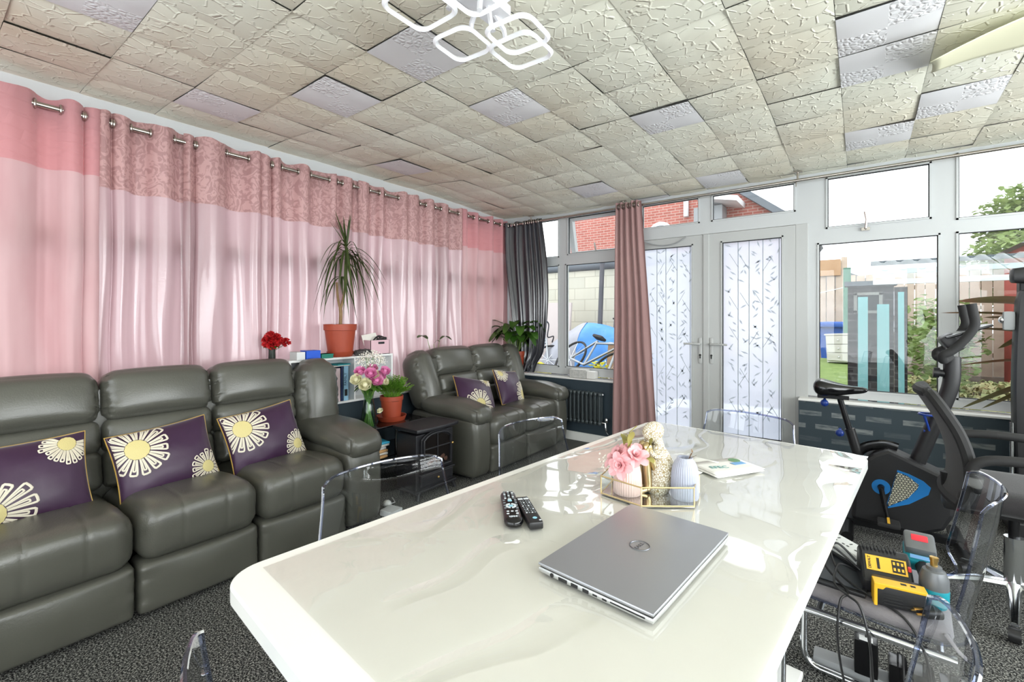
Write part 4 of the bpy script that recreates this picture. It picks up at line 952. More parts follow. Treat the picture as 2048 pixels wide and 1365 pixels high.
# red carnations
mat('carnation',(196,16,24),.6,bump=(80,.6),col2=(150,8,14),vscale=40); mat('vase_dark',(40,46,40),.2)
t=thing('flower_vase','small dark vase of red carnations on the window ledge behind the long sofa','vase',(-3.225,1.505,.6265))
MB().lathe([(0,-.35),(.026,-.35),(.03,-.32),(.026,-.1),(.022,.07),(.024,.09),(.02,.09),(.018,.06),(0,.055)],(0,0,0),20).xf(TR(0,0,.35)).build('body','vase_dark',t)
rn=random.Random(9)
for c,R in(((.02,-.035,.135),.045),((.02,.015,.145),.045),((.0,-.01,.165),.04),((.03,-.01,.118),.04),((-.01,.04,.13),.038),((.03,.082,.125),.032)):
    m=MB()
    for k in range(60):
        d=V((rn.gauss(0,1),rn.gauss(0,1),rn.gauss(.2,1))).normalized(); x=d.orthogonal().normalized(); x=Matrix.Rotation(rn.uniform(0,6),3,d)@x
        m.leaf(V(c)+d*R*.2,[V(c)+d*R*.7,V(c)+d*R*rn.uniform(.9,1.05)+x*R*.12],R*.34,4,fold=.5,side=x,shape=lambda s:.4+.6*s)
    m.xf(TR(0,0,.35)).build('carnation','carnation',t)
m=MB()
for k in range(14):
    a=k*2.4; m.leaf((0,0,.085),[(.03*cos(a),.03*sin(a),.105),(.062*cos(a),.062*sin(a),.088)],.012,5)
m.tube([(0,0,.06),(.02,.06,.10),(.03,.08,.12)],.002,5); m.xf(TR(0,0,.35)).build('leaves','lily_leaf',t)
# ---------------------------------------------------------------- side table, bouquet, fern
mat('dark_glass',(18,16,18),.06,spec=.8); mat('black_metal',(26,26,28),.4,.5)
t=thing('side_table','low black glass side table in the gap between the two sofas','side table',(-2.90,2.165,0))
MB().prism(rrect(.185,.30,.03),.478,.490).build('glass_top','dark_glass',t,smooth=False,bevel=.002); MB().prism(rrect(.175,.29,.03),.262,.272).build('lower_shelf','dark_glass',t,smooth=False)
for x in(-.16,.16):
    for y in(-.27,.27): MB().cyl((x,y,0),(x,y,.478),.014,12).build('leg','chrome',t)
TT=.4905
glassmat('vase_glass',(226,240,228),1.5,edge=(140,170,150)); mat('stem_green',(106,140,62),.5,trl=.2,col2=(150,176,100),vscale=30); mat('rose_pink',(224,112,176),.55,trl=.2,col2=(240,172,208),vscale=20); mat('rose_cream',(238,234,206),.55,trl=.15,col2=(226,222,180),vscale=15)
t=thing('bouquet_vase','clear glass vase with pink and cream roses and white gypsophila on the side table','vase',(-2.775,1.965,TT))
MB().lathe([(0,.002),(.048,.002),(.054,.02),(.052,.08),(.040,.16),(.031,.21),(.038,.255),(.046,.275),(.043,.275),(.035,.255),(.028,.21),(.037,.16),(.049,.08),(.050,.02),(0,.012)],(0,0,0),28).build('glass','vase_glass',t)
m=MB(); rn=random.Random(3)
for k in range(22):
    a=k*2.4; r0=.040*math.sqrt((k+1)/23); m.tube(spline([(r0*cos(a+2.6),r0*sin(a+2.6),.014),(.4*r0*cos(a),.4*r0*sin(a),.2),(r0*2.2*cos(a),r0*2.2*sin(a),.33)],5),.003,6)
m.build('stems','stem_green',t)
def rose(c,R,mt,seed):
    m=MB(); rn=random.Random(seed); ax=(V(c)-V((0,0,.25))).normalized()*.6+V((.4,-.35,.1)); ax.normalize(); x=ax.orthogonal().normalized(); y=ax.cross(x); c=V(c)
    for l,(np,op,ln) in enumerate(((6,.85,1),(6,.6,.98),(5,.38,.94),(4,.18,.9))):
        for k in range(np):
            th=2*pi*(k+.5*(l%2))/np+rn.uniform(-.2,.2); d=x*cos(th)+y*sin(th)
            m.leaf(c-ax*R*.4,[c+d*R*op*.9,c+d*R*op*(1.15 if l==0 else 1.0)+ax*R*ln*.55],R*.62*(1-.14*l),6,fold=.5,side=d.cross(ax),shape=lambda s:sin(pi*min(1,.1+s*.8))**.6)
    m.blob(c+ax*R*.1,R*.42,2); m.build('rose',mt,t)
for k,(c,R,mt) in enumerate((((.05,-.06,.315),.042,'rose_cream'),((.01,-.10,.35),.038,'rose_cream'),((.06,.02,.335),.042,'rose_pink'),((.05,-.02,.385),.040,'rose_pink'),((.04,.065,.36),.036,'rose_pink'),((.0,.03,.41),.036,'rose_pink'),((-.01,-.06,.40),.036,'rose_pink'),((.02,.10,.32),.038,'rose_cream'),((.04,.015,.375),.034,'rose_cream'),((.06,.09,.395),.034,'rose_pink'),((.055,.05,.13),.020,'rose_cream'))): rose(c,R*1.2,mt,k)
m=MB()
for k in range(20):
    a=rn.uniform(0,2*pi); R=rn.uniform(.06,.11); z0=rn.uniform(.27,.31); m.leaf((.02*cos(a),.02*sin(a),z0-.02),[(R*.6*cos(a),R*.6*sin(a),z0+.01),(R*cos(a),R*sin(a),z0-.02)],.022,6)
m.build('rose_leaves','lily_leaf',t)
m=MB()
for k in range(330):
    d=V((rn.gauss(0,1),rn.gauss(0,1),abs(rn.gauss(0,1))+.3)).normalized(); c=V((-.02,.03,.43))+V((d.x*.10,d.y*.115,d.z*.11))*rn.uniform(.7,1.1); m.blob(c,rn.uniform(.0034,.0052),1)
g=m.build('gypsophila','tiny_white',t); g['kind']='stuff'
m=MB()
for k in range(40):
    a=rn.uniform(0,6.3); r0=rn.uniform(.02,.10); m.tube([(0,.01,.33),(r0*.6*cos(a)-.01,r0*.6*sin(a)+.02,.43),(r0*cos(a)-.02,r0*sin(a)+.03,.50)],.0007,4)
m.build('spray_stems','stem_green',t)
t,z=pot('potted_fern','leafy green fern in a terracotta pot and saucer on the side table','plant',(-2.865,2.235,TT),.088,.066,.175,.112)
m=MB(); rn=random.Random(6)
for k in range(190):
    a=rn.uniform(0,2*pi); el=rn.uniform(.7,1.55); R=rn.uniform(.12,.185); c=V((.05*cos(a)*rn.random(),.05*sin(a)*rn.random(),z-.03)); d=V((cos(a)*cos(el),sin(a)*cos(el),sin(el)))
    tip=c+d*R-V((0,0,.025*(1.5-el))); mid=c+d*R*.55+V((0,0,.01)); m.tube([c,mid,tip],.0011,4)
    for f in(.45,.6,.75,.88,1):
        p=c.lerp(mid,f*2) if f<.5 else mid.lerp(tip,f*2-1); sd=d.cross(V((0,0,1))); sd=sd.normalized() if sd.length>.01 else V((1,0,0))
        for s_ in(-1,1): m.leaf(p,[p+sd*s_*.012+d*.006,p+sd*s_*.022+d*.014-V((0,0,.004))],.0058,3,fold=.2)
m.build('fronds','fern_leaf',t)
# magazines under it
for k,(lab,mt,dx,dy,rz) in enumerate((('brown envelope at the bottom of the magazine pile under the side table','book_sand',.01,0,4),('white magazine low in the pile under the side table','page_white',0,.01,-3),('tan cardboard envelope in the magazine pile under the side table','book_sand',.012,0,5),('pale grey magazine in the pile under the side table','paper_grey',0,-.006,0),('white newsletter near the top of the pile under the side table','page_white',.016,.01,8),('bright blue brochure on top of the pile under the side table','book_cyan',.01,.02,-6))):
    m=MB(); m.grid(lambda u,v:V(((u-.5)*.17,(v-.5)*.20,.016+.006*noise.noise(V((u*2,v*2,k))))),6,6)
    solo(m,'magazine',mt,lab,'magazine',(-2.80+dx,1.975+dy,.262+k*.020),rz,'pile under the side table',solid=.014)
boxy('carton','pale grey flat box on the carpet behind the near clear chair','box',(-2.42,1.885,0),(.10,.10,.035),'paper_grey',10)
m=MB(); m.blob((0,0,.026),(.03,.028,.026),3,.1); m.tube([(.0,.02,.02),(-.02,.08,.008),(-.10,.12,.006)],.004,6); solo(m,'plug_adapter','white_plastic','round white plug adapter on the carpet between sofa and stove heater','plug',(-2.52,1.93,0))
# ---------------------------------------------------------------- stove heater
mat('cast_black',(34,34,38),.45,bump=(120,.05)); mat('stove_glass',(22,18,18),.08); mat('ember',(80,52,40),.6)
t=thing('stove_heater','black electric stove-style heater between the sofas','heater',(-2.43,2.305,0),0)
X0=-.245
MB().box((X0/2-.01,0,.25),(.215,.36,.40)).build('body','cast_black',t,smooth=False,bevel=.008)
MB().pbox((X0/2,0,.485),(.135,.205,.015),.010,(6,8,3),warp=lambda p,q:V((p.x+(.02*(1-q[1]**2) if q[0]>0 else 0),p.y,p.z))).build('top_plate','cast_black',t)
MB().box((X0/2,0,.055),(.235,.40,.02)).build('base_plate','cast_black',t,smooth=False,bevel=.006)
for x in(-.02,-.20):
    for y in(-.165,.165): MB().tube([(x,y,.05),(x+.008,y*1.06,.02),(x+.012,y*1.1,0)],[.018,.012,.015],8).build('foot','cast_black',t)
def archp(w_,z0,z1,k=.5): 
    P=[(-w_,z0),(w_,z0)]; n=10
    return P+[(w_*cos(pi*i/n)if 0 else w_*(1-2*i/n)*1.0,z1-(z1-z0)*.16*(abs(1-2*i/n)**3)) for i in range(n+1)]
dr=MB().prism(archp(.150,.185,.462),.0,.012,fn=lambda a,b,h:(h-.018,a,b)).build('door','cast_black',t,smooth=False,bevel=.004)
MB().prism(archp(.118,.215,.435),.0,.003,fn=lambda a,b,h:(h-.0055,a,b)).build('door_glass','stove_glass',dr,smooth=False)
MB().tube([(0,a,b) for a,b in archp(.130,.205,.447)],.009,8,closed=True).build('door_arch','cast_black',dr)
m=MB(); m.cyl((0,0,.21),(0,0,.445),.005,8); m.cyl((0,-.125,.345),(0,.125,.345),.005,8); m.build('glazing_bars','cast_black',dr)
m=MB()
for k in range(7): m.blob((-.004,-.08+k*.027,.24+.012*(k%3)),(.004,.018,.018),2,.4,6)
m.build('coals','ember',dr)
MB().blob((.012,.138,.345),.010,2).build('door_knob','brass',dr)
d2=MB().box((-.008,0,.125),(.018,.31,.075)).build('ash_drawer','cast_black',t,smooth=False,bevel=.006)
MB().blob((.008,0,.125),.009,2).build('drawer_knob','brass',d2)
MB().box((-.002,0,.172),(.03,.33,.012)).build('ledge','cast_black',t,smooth=False,bevel=.004)
MB().tube(spline([(.005,-.15,.30),(.03,-.17,.28),(.03,-.17,.22),(.005,-.15,.20)],5),.006,8).build('side_handle','black_metal',t)
# ---------------------------------------------------------------- radiator and sill things
mat('radiator_grey',(66,74,77),.3,.2)
t=thing('radiator','dark grey column radiator on the blue wall under the back window','radiator',(-2.53,4.135,0))
for k in range(22):
    x=-.495+k*.0465; m=MB()
    for y in(-.024,.024): m.tube(spline([(x,y,.235),(x,y,.27),(x,y,.48),(x,y,.505)],3),.0125,8)
    m.pbox((x,0,.228),(.019,.040,.020),.014,(4,6,4)); m.pbox((x,0,.512),(.019,.040,.020),.014,(4,6,4)); m.build('column','radiator_grey',t)
m=MB(); m.tube([(.492,0,.235),(.535,0,.235),(.54,0,.16)],.010,8); m.blob((.545,0,.262),(.016,.016,.028),2); m.cyl((.54,0,.16),(.54,.05,.12),.008,8); m.build('valve','chrome',t)
m=MB(); m.blob((.505,0,.512),.012,2); m.build('bleed_cap','chrome',t)
for x in(-.4,.4): MB().box((x,.045,.50),(.03,.03,.03)).build('bracket','radiator_grey',t,smooth=False)
mat('marble_box',(206,206,202),.5,col2=(176,178,176),vscale=40)
t=thing('stone_box','pale grey-white block standing on the window sill above the radiator','block',(-2.30,4.255,SZ+.0005),0)
MB().pbox((-.045,0,.046),(.098,.05,.045),.006,(4,3,3)).build('block','marble_box',t); MB().pbox((.10,0,.040),(.045,.045,.039),.006,(3,3,3)).build('end_block','white_paint',t)
t,z=pot('potted_peace_lily','broad-leaved green plant in a slim terracotta pot on the corner sill','plant',(-3.085,4.165,SZ+.0015),.074,.058,.24,.066)
rn=random.Random(12); m=MB(); st=MB()
for k in range(34):
    a=rn.uniform(-pi,pi); 
    el=rn.uniform(.6,1.45); Ls=rn.uniform(.14,.34); b0=V((.02*cos(a),.02*sin(a),z-.03)); d=V((cos(a)*cos(el),sin(a)*cos(el)*.6,sin(el))); h=b0+d*Ls
    h.y=min(h.y,-.12+.0*k) if False else h.y
    out=V((cos(a),sin(a)*.7-.25,0)).normalized(); LL=rn.uniform(.18,.25)
    P=[h+out*LL*.5+V((0,0,.035)),h+out*LL-V((0,0,rn.uniform(.01,.10)))]
    st.tube([b0,b0.lerp(h,.5)+V((0,0,.01)),h],.0022,5); m.leaf(h,P,rn.uniform(.044,.060),8,fold=.22)
for q in m.v+st.v: q.x-=.03; q.z+=.03*max(0,(q.z-.2)/.3); q.y=min(q.y,.03); q.x=max(q.x,-.42)
sh=[q for q in m.v]
for q in sh:
    pass
st.build('stalks','stem_green',t); m.build('foliage','lily_leaf',t)
t,z=pot('potted_seedling','small round-leaved potted plant peeping over the back of the small sofa','plant',(-3.238,3.02,.6265),.042,.034,.10)
m=MB(); st=MB()
for (h,P,w_) in(((.02,-.10,.45),[(.03,-.17,.485),(.04,-.24,.465)],.036),((.02,.06,.44),[(.03,.12,.47),(.04,.20,.43)],.030),((.0,.0,.40),[(.02,.02,.43),(.05,.03,.42)],.02)):
    st.tube(spline([(0,0,z-.02),(.01,h[1]*.4,.28),h],5),.0025,5); m.leaf(h,P,w_,8,fold=.12)
st.build('stalks','stem_green',t); m.build('leaves','lily_leaf',t)
# ---------------------------------------------------------------- exercise bike
mat('bike_blue',(24,128,206),.4); mat('knob_blue',(30,60,140),.3); mat('mesh_white',(214,214,196),.6)
BY=3.45
t=thing('exercise_bike','black upright exercise bike with blue side panel by the right window','exercise bike',(0,BY,0))
sh=[(-.045,.085),(-.03,.30),(.03,.455),(.06,.485),(.125,.522),(.20,.49),(.36,.42),(.405,.33),(.40,.21),(.36,.12),(.25,.07)]
MB().prism(sh,-.085,.085,fn=lambda a,b,h:(a,h,b)).build('shroud','black_plastic',t,smooth=False,bevel=.02)
MB().tube(spline([(-.02,0,.46),(.03,0,.505),(.11,0,.53),(.17,0,.52)],4),.014,8,flat=2).build('top_fairing','black_gloss',t)
yf=-.0865
P=[(.165,.415),(.215,.402),(.275,.375),(.305,.345),(.295,.305),(.215,.235),(.112,.185)]
MB().prism(P,yf-.003,yf+.002,fn=lambda a,b,h:(a,h,b)).build('side_panel','bike_blue',t,smooth=False)
IP=[(.163,.405),(.208,.392),(.255,.352),(.250,.328),(.205,.262),(.118,.195)]
MB().prism(IP,yf-.004,yf+.002,fn=lambda a,b,h:(a,h,b)).build('grille_panel','black_plastic',t,smooth=False)
def inside(x,z):
    c=False; n=len(IP)
    for i in range(n):
        (x1,z1),(x2,z2)=IP[i],IP[i-1]
        if (z1>z)!=(z2>z) and x<(x2-x1)*(z-z1)/(z2-z1)+x1: c=not c
    return c
m=MB()
for a in(0,60,120):
    dx,dz=cos(rad(a)),sin(rad(a))
    for k in range(-20,21):
        ox,oz=.19-dz*k*.0125,.31+dx*k*.0125; run=None
        for s in range(-40,41):
            x,z=ox+dx*s*.005,oz+dz*s*.005
            if inside(x,z):
                if run is None: run=(x,z)
                last=(x,z)
            elif run: m.cyl((run[0],yf-.005,run[1]),(last[0],yf-.005,last[1]),.0014,4); run=None
m.build('grille_lines','mesh_white',t,smooth=False)
cr=MB(); cr.lathe([(.016,0),(.042,0),(.042,.006),(.016,.006)],(.093,yf-.001,.305),28,ax=Matrix.Rotation(rad(90),3,'X')); cr.build('crank_disc','bike_blue',t)
for sg in(-1,1):
    y=sg*.115; z1=.305-.17*(1 if sg<0 else -1); x1=.093+.03*(1 if sg<0 else -1)
    m=MB(); m.cyl((.093,sg*.08,.305),(.093,sg*.125,.305),.014,10); m.tube([(.093,y,.305),(x1,y+sg*.01,z1)],[.013,.010],8); c=m.build('crank_arm','black_metal',t)
    MB().pbox((x1,y+sg*.06,z1),(.05,.045,.014),.008,(4,4,3)).build('pedal','dark_rubber',c)
    MB().box((x1,y+sg*.06,z1+.016),(.012,.09,.004)).build('pedal_strap','label_yellow' if sg<0 else 'dark_rubber',c,smooth=False)
def sad(p,q):
    f=(p.x+.135)/.27; p.y*=1-.74*sm((f-.2)/.6); p.z*=1-.62*sm(f*1.05); p.z+=.012*(1-f)+.006*f-.010*sin(pi*f); return p
MB().pbox((-.10,0,.835),(.135,.10,.050),.046,(14,10,6),warp=sad).build('saddle','black_gloss',t)
MB().box((-.135,0,.785),(.16,.04,.022)).build('saddle_slide','black_metal',t,smooth=False,bevel=.003)
MB().cyl((-.10,0,.775),(-.035,0,.52),.016,14).build('seat_post','black_metal',t); MB().cyl((-.052,0,.60),(-.01,0,.44),.026,14).build('post_sleeve','black_plastic',t)
for c in((-.178,-.02,.745),(-.10,-.045,.575)):
    m=MB(); m.blob(c,(.022,.022,.022),2); m.cyl(c,(c[0],c[1]+.03,c[2]+.02),.008,8); m.build('adjust_knob','knob_blue',t)
MB().tube(spline([(.25,0,.44),(.30,0,.60),(.365,0,.80),(.395,0,.92),(.398,0,1.06)],6),.037,16).build('column','black_plastic',t)
m=MB(); m.cyl((.40,0,.962),(.345,0,.968),.020,12); m.cyl((.347,0,.968),(.322,0,.970),.028,14); m.build('tension_knob','black_plastic',t)
con=MB(); con.pbox((.392,0,1.135),(.035,.075,.05),.015,(4,6,4),rot=Matrix.Rotation(rad(-35),3,'Y')); con.build('console','black_plastic',t)
MB().pbox((.452,0,1.20),(.095,.11,.008),.006,(6,6,2),rot=Matrix.Rotation(rad(-22),3,'Y')).build('tablet_rest','black_gloss',t)
for sg in(-1,1):
    y=sg*.13
    MB().tube(spline([(.385,sg*.03,1.06),(.352,y*.8,1.045),(.35,y,1.075),(.385,y,1.10),(.435,y,1.165),(.468,y,1.235),(.462,y,1.30),(.455,y,1.345)],6),.021,12).build('handlebar','dark_rubber',t)
h=MB(); h.tube([(.30+.04*cos(a),-.02+.04*sin(a),.735) for a in [k*pi/8 for k in range(16)]],.006,6,closed=True)
for a in(0,2.1,4.2): h.tube([(.30+.04*cos(a),-.02+.04*sin(a),.735),(.31+.012*cos(a),-.02+.012*sin(a),.645)],.0055,6)
h.tube([(.28,-.02,.640),(.335,-.02,.645)],.008,6); h.build('bottle_holder','knob_blue',t)
for x in(-.06,.43):
    m=MB(); m.cyl((x,-.24,.032),(x,.24,.032),.03,14); m.build('foot_bar','black_metal',t)
MB().box((.18,0,.05),(.55,.05,.035)).build('floor_beam','black_metal',t,smooth=False)
# ---------------------------------------------------------------- office chair
mat('mesh_fabric',(40,38,40),.9,sheen=.2,bump=(400,.3))
t=thing('office_chair','black high-back office chair with chrome star base in front of the exercise bike','office chair',(.53,2.90,0))
BP=spline([(-.300,.935),(-.262,.87),(-.215,.775),(-.185,.66),(-.185,.54),(-.20,.48)],5) if False else spline([(-.300,0,.935),(-.262,0,.87),(-.215,0,.775),(-.185,0,.66),(-.185,0,.54),(-.21,0,.48)],5)
N=len(BP)-1
def bk(u,v,o):
    k=v*N; i=min(N-1,int(k)); p=BP[i].lerp(BP[i+1],k-i); w_=.225*(1-.25*max(0,(.25-v)/.25)**2); a=(u-.5)*2
    return V((p.x+o+.03*a*a,a*w_,p.z))
m=MB(); m.grid(lambda u,v:bk(u,v,0),10,24); m.grid(lambda u,v:bk(1-u,v,-.03),10,24); m.build('backrest','mesh_fabric',t)
rim=[bk(0,i/24,-.012) for i in range(25)]+[bk(i/10,1,-.012) for i in range(1,11)]+[bk(1,1-i/24,-.012) for i in range(1,25)]+[bk(1-i/10,0,-.012) for i in range(1,10)]
MB().tube(rim,.022,8,closed=True).build('back_frame','dark_rubber',t)
MB().pbox((.03,0,.505),(.235,.235,.042),.04,(8,8,4),puff=(0,0,.25)).build('seat','mesh_fabric',t)
for sg in(-1,1):
    m=MB(); m.tube(spline([(-.14,sg*.25,.56),(-.17,sg*.265,.64),(-.12,sg*.27,.695),(.05,sg*.27,.705),(.17,sg*.27,.685),(.19,sg*.265,.62),(.12,sg*.25,.52)],5),.020,10); m.build('armrest','dark_rubber',t)
MB().pbox((-.10,0,.43),(.13,.06,.03),.015,(4,4,3)).build('mechanism','black_plastic',t); MB().tube([(-.10,0,.44),(-.215,0,.46),(-.215,0,.56)],.022,10).build('back_bracket','black_plastic',t)
m=MB(); m.cyl((0,0,.10),(0,0,.32),.032,16); m.build('gas_cover','chrome',t); MB().cyl((0,0,.30),(0,0,.45),.018,12).build('gas_lift','black_metal',t)
for k in range(5):
    a=rad(72*k-28); m=MB(); m.tube([(0,0,.115),(.12*cos(a),.12*sin(a),.11),(.29*cos(a),.29*sin(a),.07)],[.026,.022,.013],8,flat=.8); b=m.build('base_spoke','chrome',t)
    c=(.29*cos(a),.29*sin(a),.03); q=MB(); q.cyl((c[0]-.018*sin(a),c[1]+.018*cos(a),.03),(c[0]+.018*sin(a),c[1]-.018*cos(a),.03),.029,14); q.build('caster','black_plastic',b)
# ---------------------------------------------------------------- folded treadmill and the spiky plant
t=thing('treadmill','tall black folded treadmill at the right edge in front of the far window','treadmill',(.98,3.93,0))
def tw(p,q): p.x+=-.02*(1-q[2]**2); return p
MB().pbox((0.02,0,.82),(.27,.06,.62),.03,(6,4,10),warp=tw).build('running_deck','black_plastic',t)
MB().box((.02,-.065,.85),(.38,.012,1.1)).build('running_belt','dark_rubber',t,smooth=False)
for x in(-.24,.28): MB().box((x+.02,.02,.80),(.045,.07,1.52)).build('upright','black_metal',t,smooth=False,bevel=.006)
m=MB(); m.pbox((-.285,-.01,1.255),(.025,.02,.055),.008,(3,3,4)); m.build('hinge_plate','grey_plastic',t); m=MB(); m.blob((-.315,-.01,1.26),(.014,.018,.02),2); m.build('bolt','chrome',t)
MB().cyl((-.275,-.03,.22),(-.275,-.03,.66),.012,10).build('gas_strut','chrome',t); MB().box((.02,.05,.05),(.60,.30,.10)).build('base','black_plastic',t,smooth=False,bevel=.01)
MB().pbox((.02,-.01,1.52),(.30,.05,.05),.03,(6,4,4)).build('handle_bar','black_plastic',t)
mat('spear_leaf',(70,74,30),.45,trl=.12,col2=(112,62,50),vscale=3)
t,z=pot('potted_dracaena','spiky plant with long olive and reddish leaves behind the treadmill','plant',(1.02,4.27,SZ+.0005),.068,.055,.16)
m=MB(); m.tube([(0,0,z-.03),(0,-.02,z+.2),(0,-.03,z+.55)],.016,8); m.build('trunk','bark',t)
lf=MB()
for (zz,dx,dy,tipz,w_) in((.60,-.52,-.14,.575,.032),(.50,-.60,-.12,.50,.010),(.46,-.40,-.12,.47,.014),(.50,-.36,-.26,.28,.028),(.36,-.46,-.18,.40,.012),(.22,-.52,-.16,.16,.010),(.14,-.50,-.12,-.12,.02),(.10,-.42,-.2,-.10,.018),(.6,.30,-.1,.62,.03),(.5,.35,-.15,.4,.03),(.55,.1,-.2,.8,.03),(.6,-.1,-.12,.95,.03),(.6,.2,-.06,.95,.03)):
    b=V((0,-.03,z+zz*.85)); tip=V((dx,dy-.02,z+tipz)); lf.leaf(b,[b.lerp(tip,.5)+V((0,0,.03)),tip],w_,9,fold=.3,side=(0,.55,.8),shape=lambda s:sin(pi*min(1,.15+s*.85))**.7)
lf.build('foliage','spear_leaf',t)
# ---------------------------------------------------------------- ceiling light
mat('lamp_white',(242,244,248),.4,emit=LAMP); mat('lamp_body',(232,232,236),.35)
t=thing('ceiling_light','white ceiling light of overlapping rounded square rings','ceiling light',(-1.09,1.25,2.48))
MB().pbox((0,0,-.02),(.11,.05,.022),.004,(3,3,2)).build('ceiling_plate','lamp_body',t); MB().pbox((.0,0,-.06),(.05,.11,.02),.004,(3,3,2)).build('ceiling_plate','lamp_body',t)
for (cx,cy,cz,s,rz) in((-.175,.085,-.115,.178,4),(.005,.235,-.135,.198,2),(.085,.105,-.165,.185,4),(-.16,-.15,-.10,.20,0),(.09,-.13,-.14,.185,0)):
    pts=[Matrix.Rotation(rad(rz),3,'Z')@V((a,b,0))+V((cx,cy,cz)) for a,b in rrect(s/2,s/2,.045,6)]
    MB().tube(pts,.0105,4,closed=True).build('light_ring','lamp_white',t,ang=20)
    m=MB(); k=V((cx,cy,cz)); d=V((-cx,-cy,0)).normalized()*(s*.5); m.tube([k+d,k+d*1.1+V((0,0,.03)),V((cx*.15,cy*.15,-.05))],.010,6); m.build('arm','lamp_body',t)
# loose corner of a ceiling tile hanging down
hx=TX+(HOLE[0]+.5)*T; hy=TY+(HOLE[1]+.5)*T
mat('foam_cream',(232,230,200),.6)
m=MB()
def peel(u,v):
    d=max(0,(1-u)*.75+(1-v)*.55-.35); return V(((u-.5)*T*1.05-.03*d*d*2+.02*d,(v-.5)*T*1.0,-.004-.085*d*d*1.4))
m.grid(peel,12,12)
solo(m,'ceiling_tile','foam_cream','loose cream ceiling tile peeling away at the upper right','ceiling tile',(hx+.02,hy+.0,zc(hx,hy)-.012),0,solid=.003)
# ---------------------------------------------------------------- outside
GZ=.32
def brickmat(name,c1,c2,mort,bw,rh,ms,rot=(90,0,0)):
    m,nt,out=newmat(name); L=nt.links.new
    b=nd(nt,'BsdfPrincipled',Roughness=.9); tc=nd(nt,'TexCoord'); mp=nd(nt,'Mapping'); mp.inputs['Rotation'].default_value=tuple(rad(-a) for a in rot); L(tc.outputs['Object'],mp.inputs[0])
    br=nd(nt,'TexBrick',Scale=1.); br.inputs['Brick Width'].default_value=bw; br.inputs['Row Height'].default_value=rh; br.inputs['Mortar Size'].default_value=ms
    br.inputs['Color1'].default_value=lin(c1); br.inputs['Color2'].default_value=lin(c2); br.inputs['Mortar'].default_value=lin(mort); L(mp.outputs[0],br.inputs['Vector']); L(br.outputs['Color'],b.inputs['Base Color']); L(b.outputs[0],out.inputs[0])
brickmat('red_brick',(176,108,97),(158,92,82),(184,160,150),.23,.075,.008); brickmat('white_block',(206,202,186),(192,190,176),(176,172,158),.45,.22,.008); brickmat('dark_brick',(64,58,58),(48,44,46),(88,84,84),.22,.075,.008)
mat('earth',(96,84,72),.95,bump=(14,.6),col2=(70,60,52),vscale=5); mat('lawn',(100,122,64),.95,col2=(122,142,82),vscale=12); mat('concrete',(150,148,142),.9,col2=(128,126,122),vscale=6)
mat('fence_wood',(206,190,172),.9,bump=(12,.3),col2=(182,164,148),vscale=4); mat('fence_new',(190,156,122),.85,col2=(176,140,106),vscale=4); mat('slate_grey',(104,110,116),.8); mat('white_fascia',(226,228,230),.5)
mat('tarp_blue',(48,120,200),.45,bump=(9,.5),col2=(80,150,220),vscale=2); mat('tarp_grey',(150,152,162),.5,bump=(9,.5)); mat('bin_blue',(44,92,176),.45); mat('shed_red',(160,66,54),.7,col2=(140,54,46),vscale=3); mat('post_green',(84,126,108),.6)
mat('sheet_teal',(150,206,208),.2,trl=.3); mat('bush_leaf',(112,136,80),.7,trl=.35,col2=(150,168,104),vscale=3); mat('bed_leaf',(124,146,92),.7,trl=.2,col2=(182,160,122),vscale=4); mat('yellow_leaf',(214,206,62),.7,trl=.3); mat('board_pale',(196,186,184),.8); mat('wood_tan',(190,154,124),.8); mat('steel_dark',(70,72,78),.5,.4)
g=MB(); g.box((-6.2,11.5,GZ-.1),(8.2,14,.2)); struct(g,'ground_left','earth',smooth=False)
struct(MB().box((-1.1,5.6,-.05),(2.0,2.2,.1)),'ground_patio','concrete',smooth=False)
struct(MB().box((-1.1,12.6,GZ-.1),(2.0,11.8,.2)),'ground_middle','concrete',smooth=False)
struct(MB().box((5.0,11.5,GZ-.1),(10.2,14,.2)),'ground_right','earth',smooth=False)
struct(MB().box((0,34,GZ-.3),(60,31,.2)),'ground_far','earth',smooth=False)
lw=MB(); lw.prism([(6.8,GZ-.02),(9.3,GZ-.02),(9.3,.60),(8.9,.60),(6.8,.36)],-.95,.14,fn=lambda a,b,h:(h,a,b)); tag(lw.build('lawn','lawn',smooth=False),'strip of short green lawn left of the dark brick pier','lawn',kind='stuff')
# left yard
t=thing('block_wall','long white-painted block wall with grey coping across the yard','garden wall',(-5.2,8,GZ))
MB().box((0,.1,.98),(6.4,.2,1.96)).build('masonry','white_block',t,smooth=False); MB().cyl((-3.2,.0,1.97),(3.2,.0,1.97),.09,12).build('coping','slate_grey',t)
t=thing('brick_house','red brick gabled house behind the yard wall with grey verge','house',(-4.6,13,GZ))
ga=[(-3.0,0),(3.6,0),(3.6,3.0),(1.95,4.30),(.6,5.4),(-3.0,5.4)]
MB().prism(ga,0,4,fn=lambda a,b,h:(a,h,b)).build('walls','red_brick',t,smooth=False)
m=MB(); d=V((3.6-.6,0,3.0-5.4)).normalized()
m.box((2.1,1.9,4.28),(3.95,4.3,.16),rot=Matrix.Rotation(math.atan2(2.4,3.0),3,'Y')); m.build('roof','slate_grey',t,smooth=False)
m=MB(); m.prism([(-.36,0),(.36,0),(.36,.6)]+[(.36*cos(pi*k/10),.6+.36*sin(pi*k/10)) for k in range(1,10)]+[(-.36,.6)],-.05,.02,fn=lambda a,b,h:(a,h,b)); m.xf(TR(.05,0,2.75)); f=m.build('window','white_fascia',t,smooth=False)
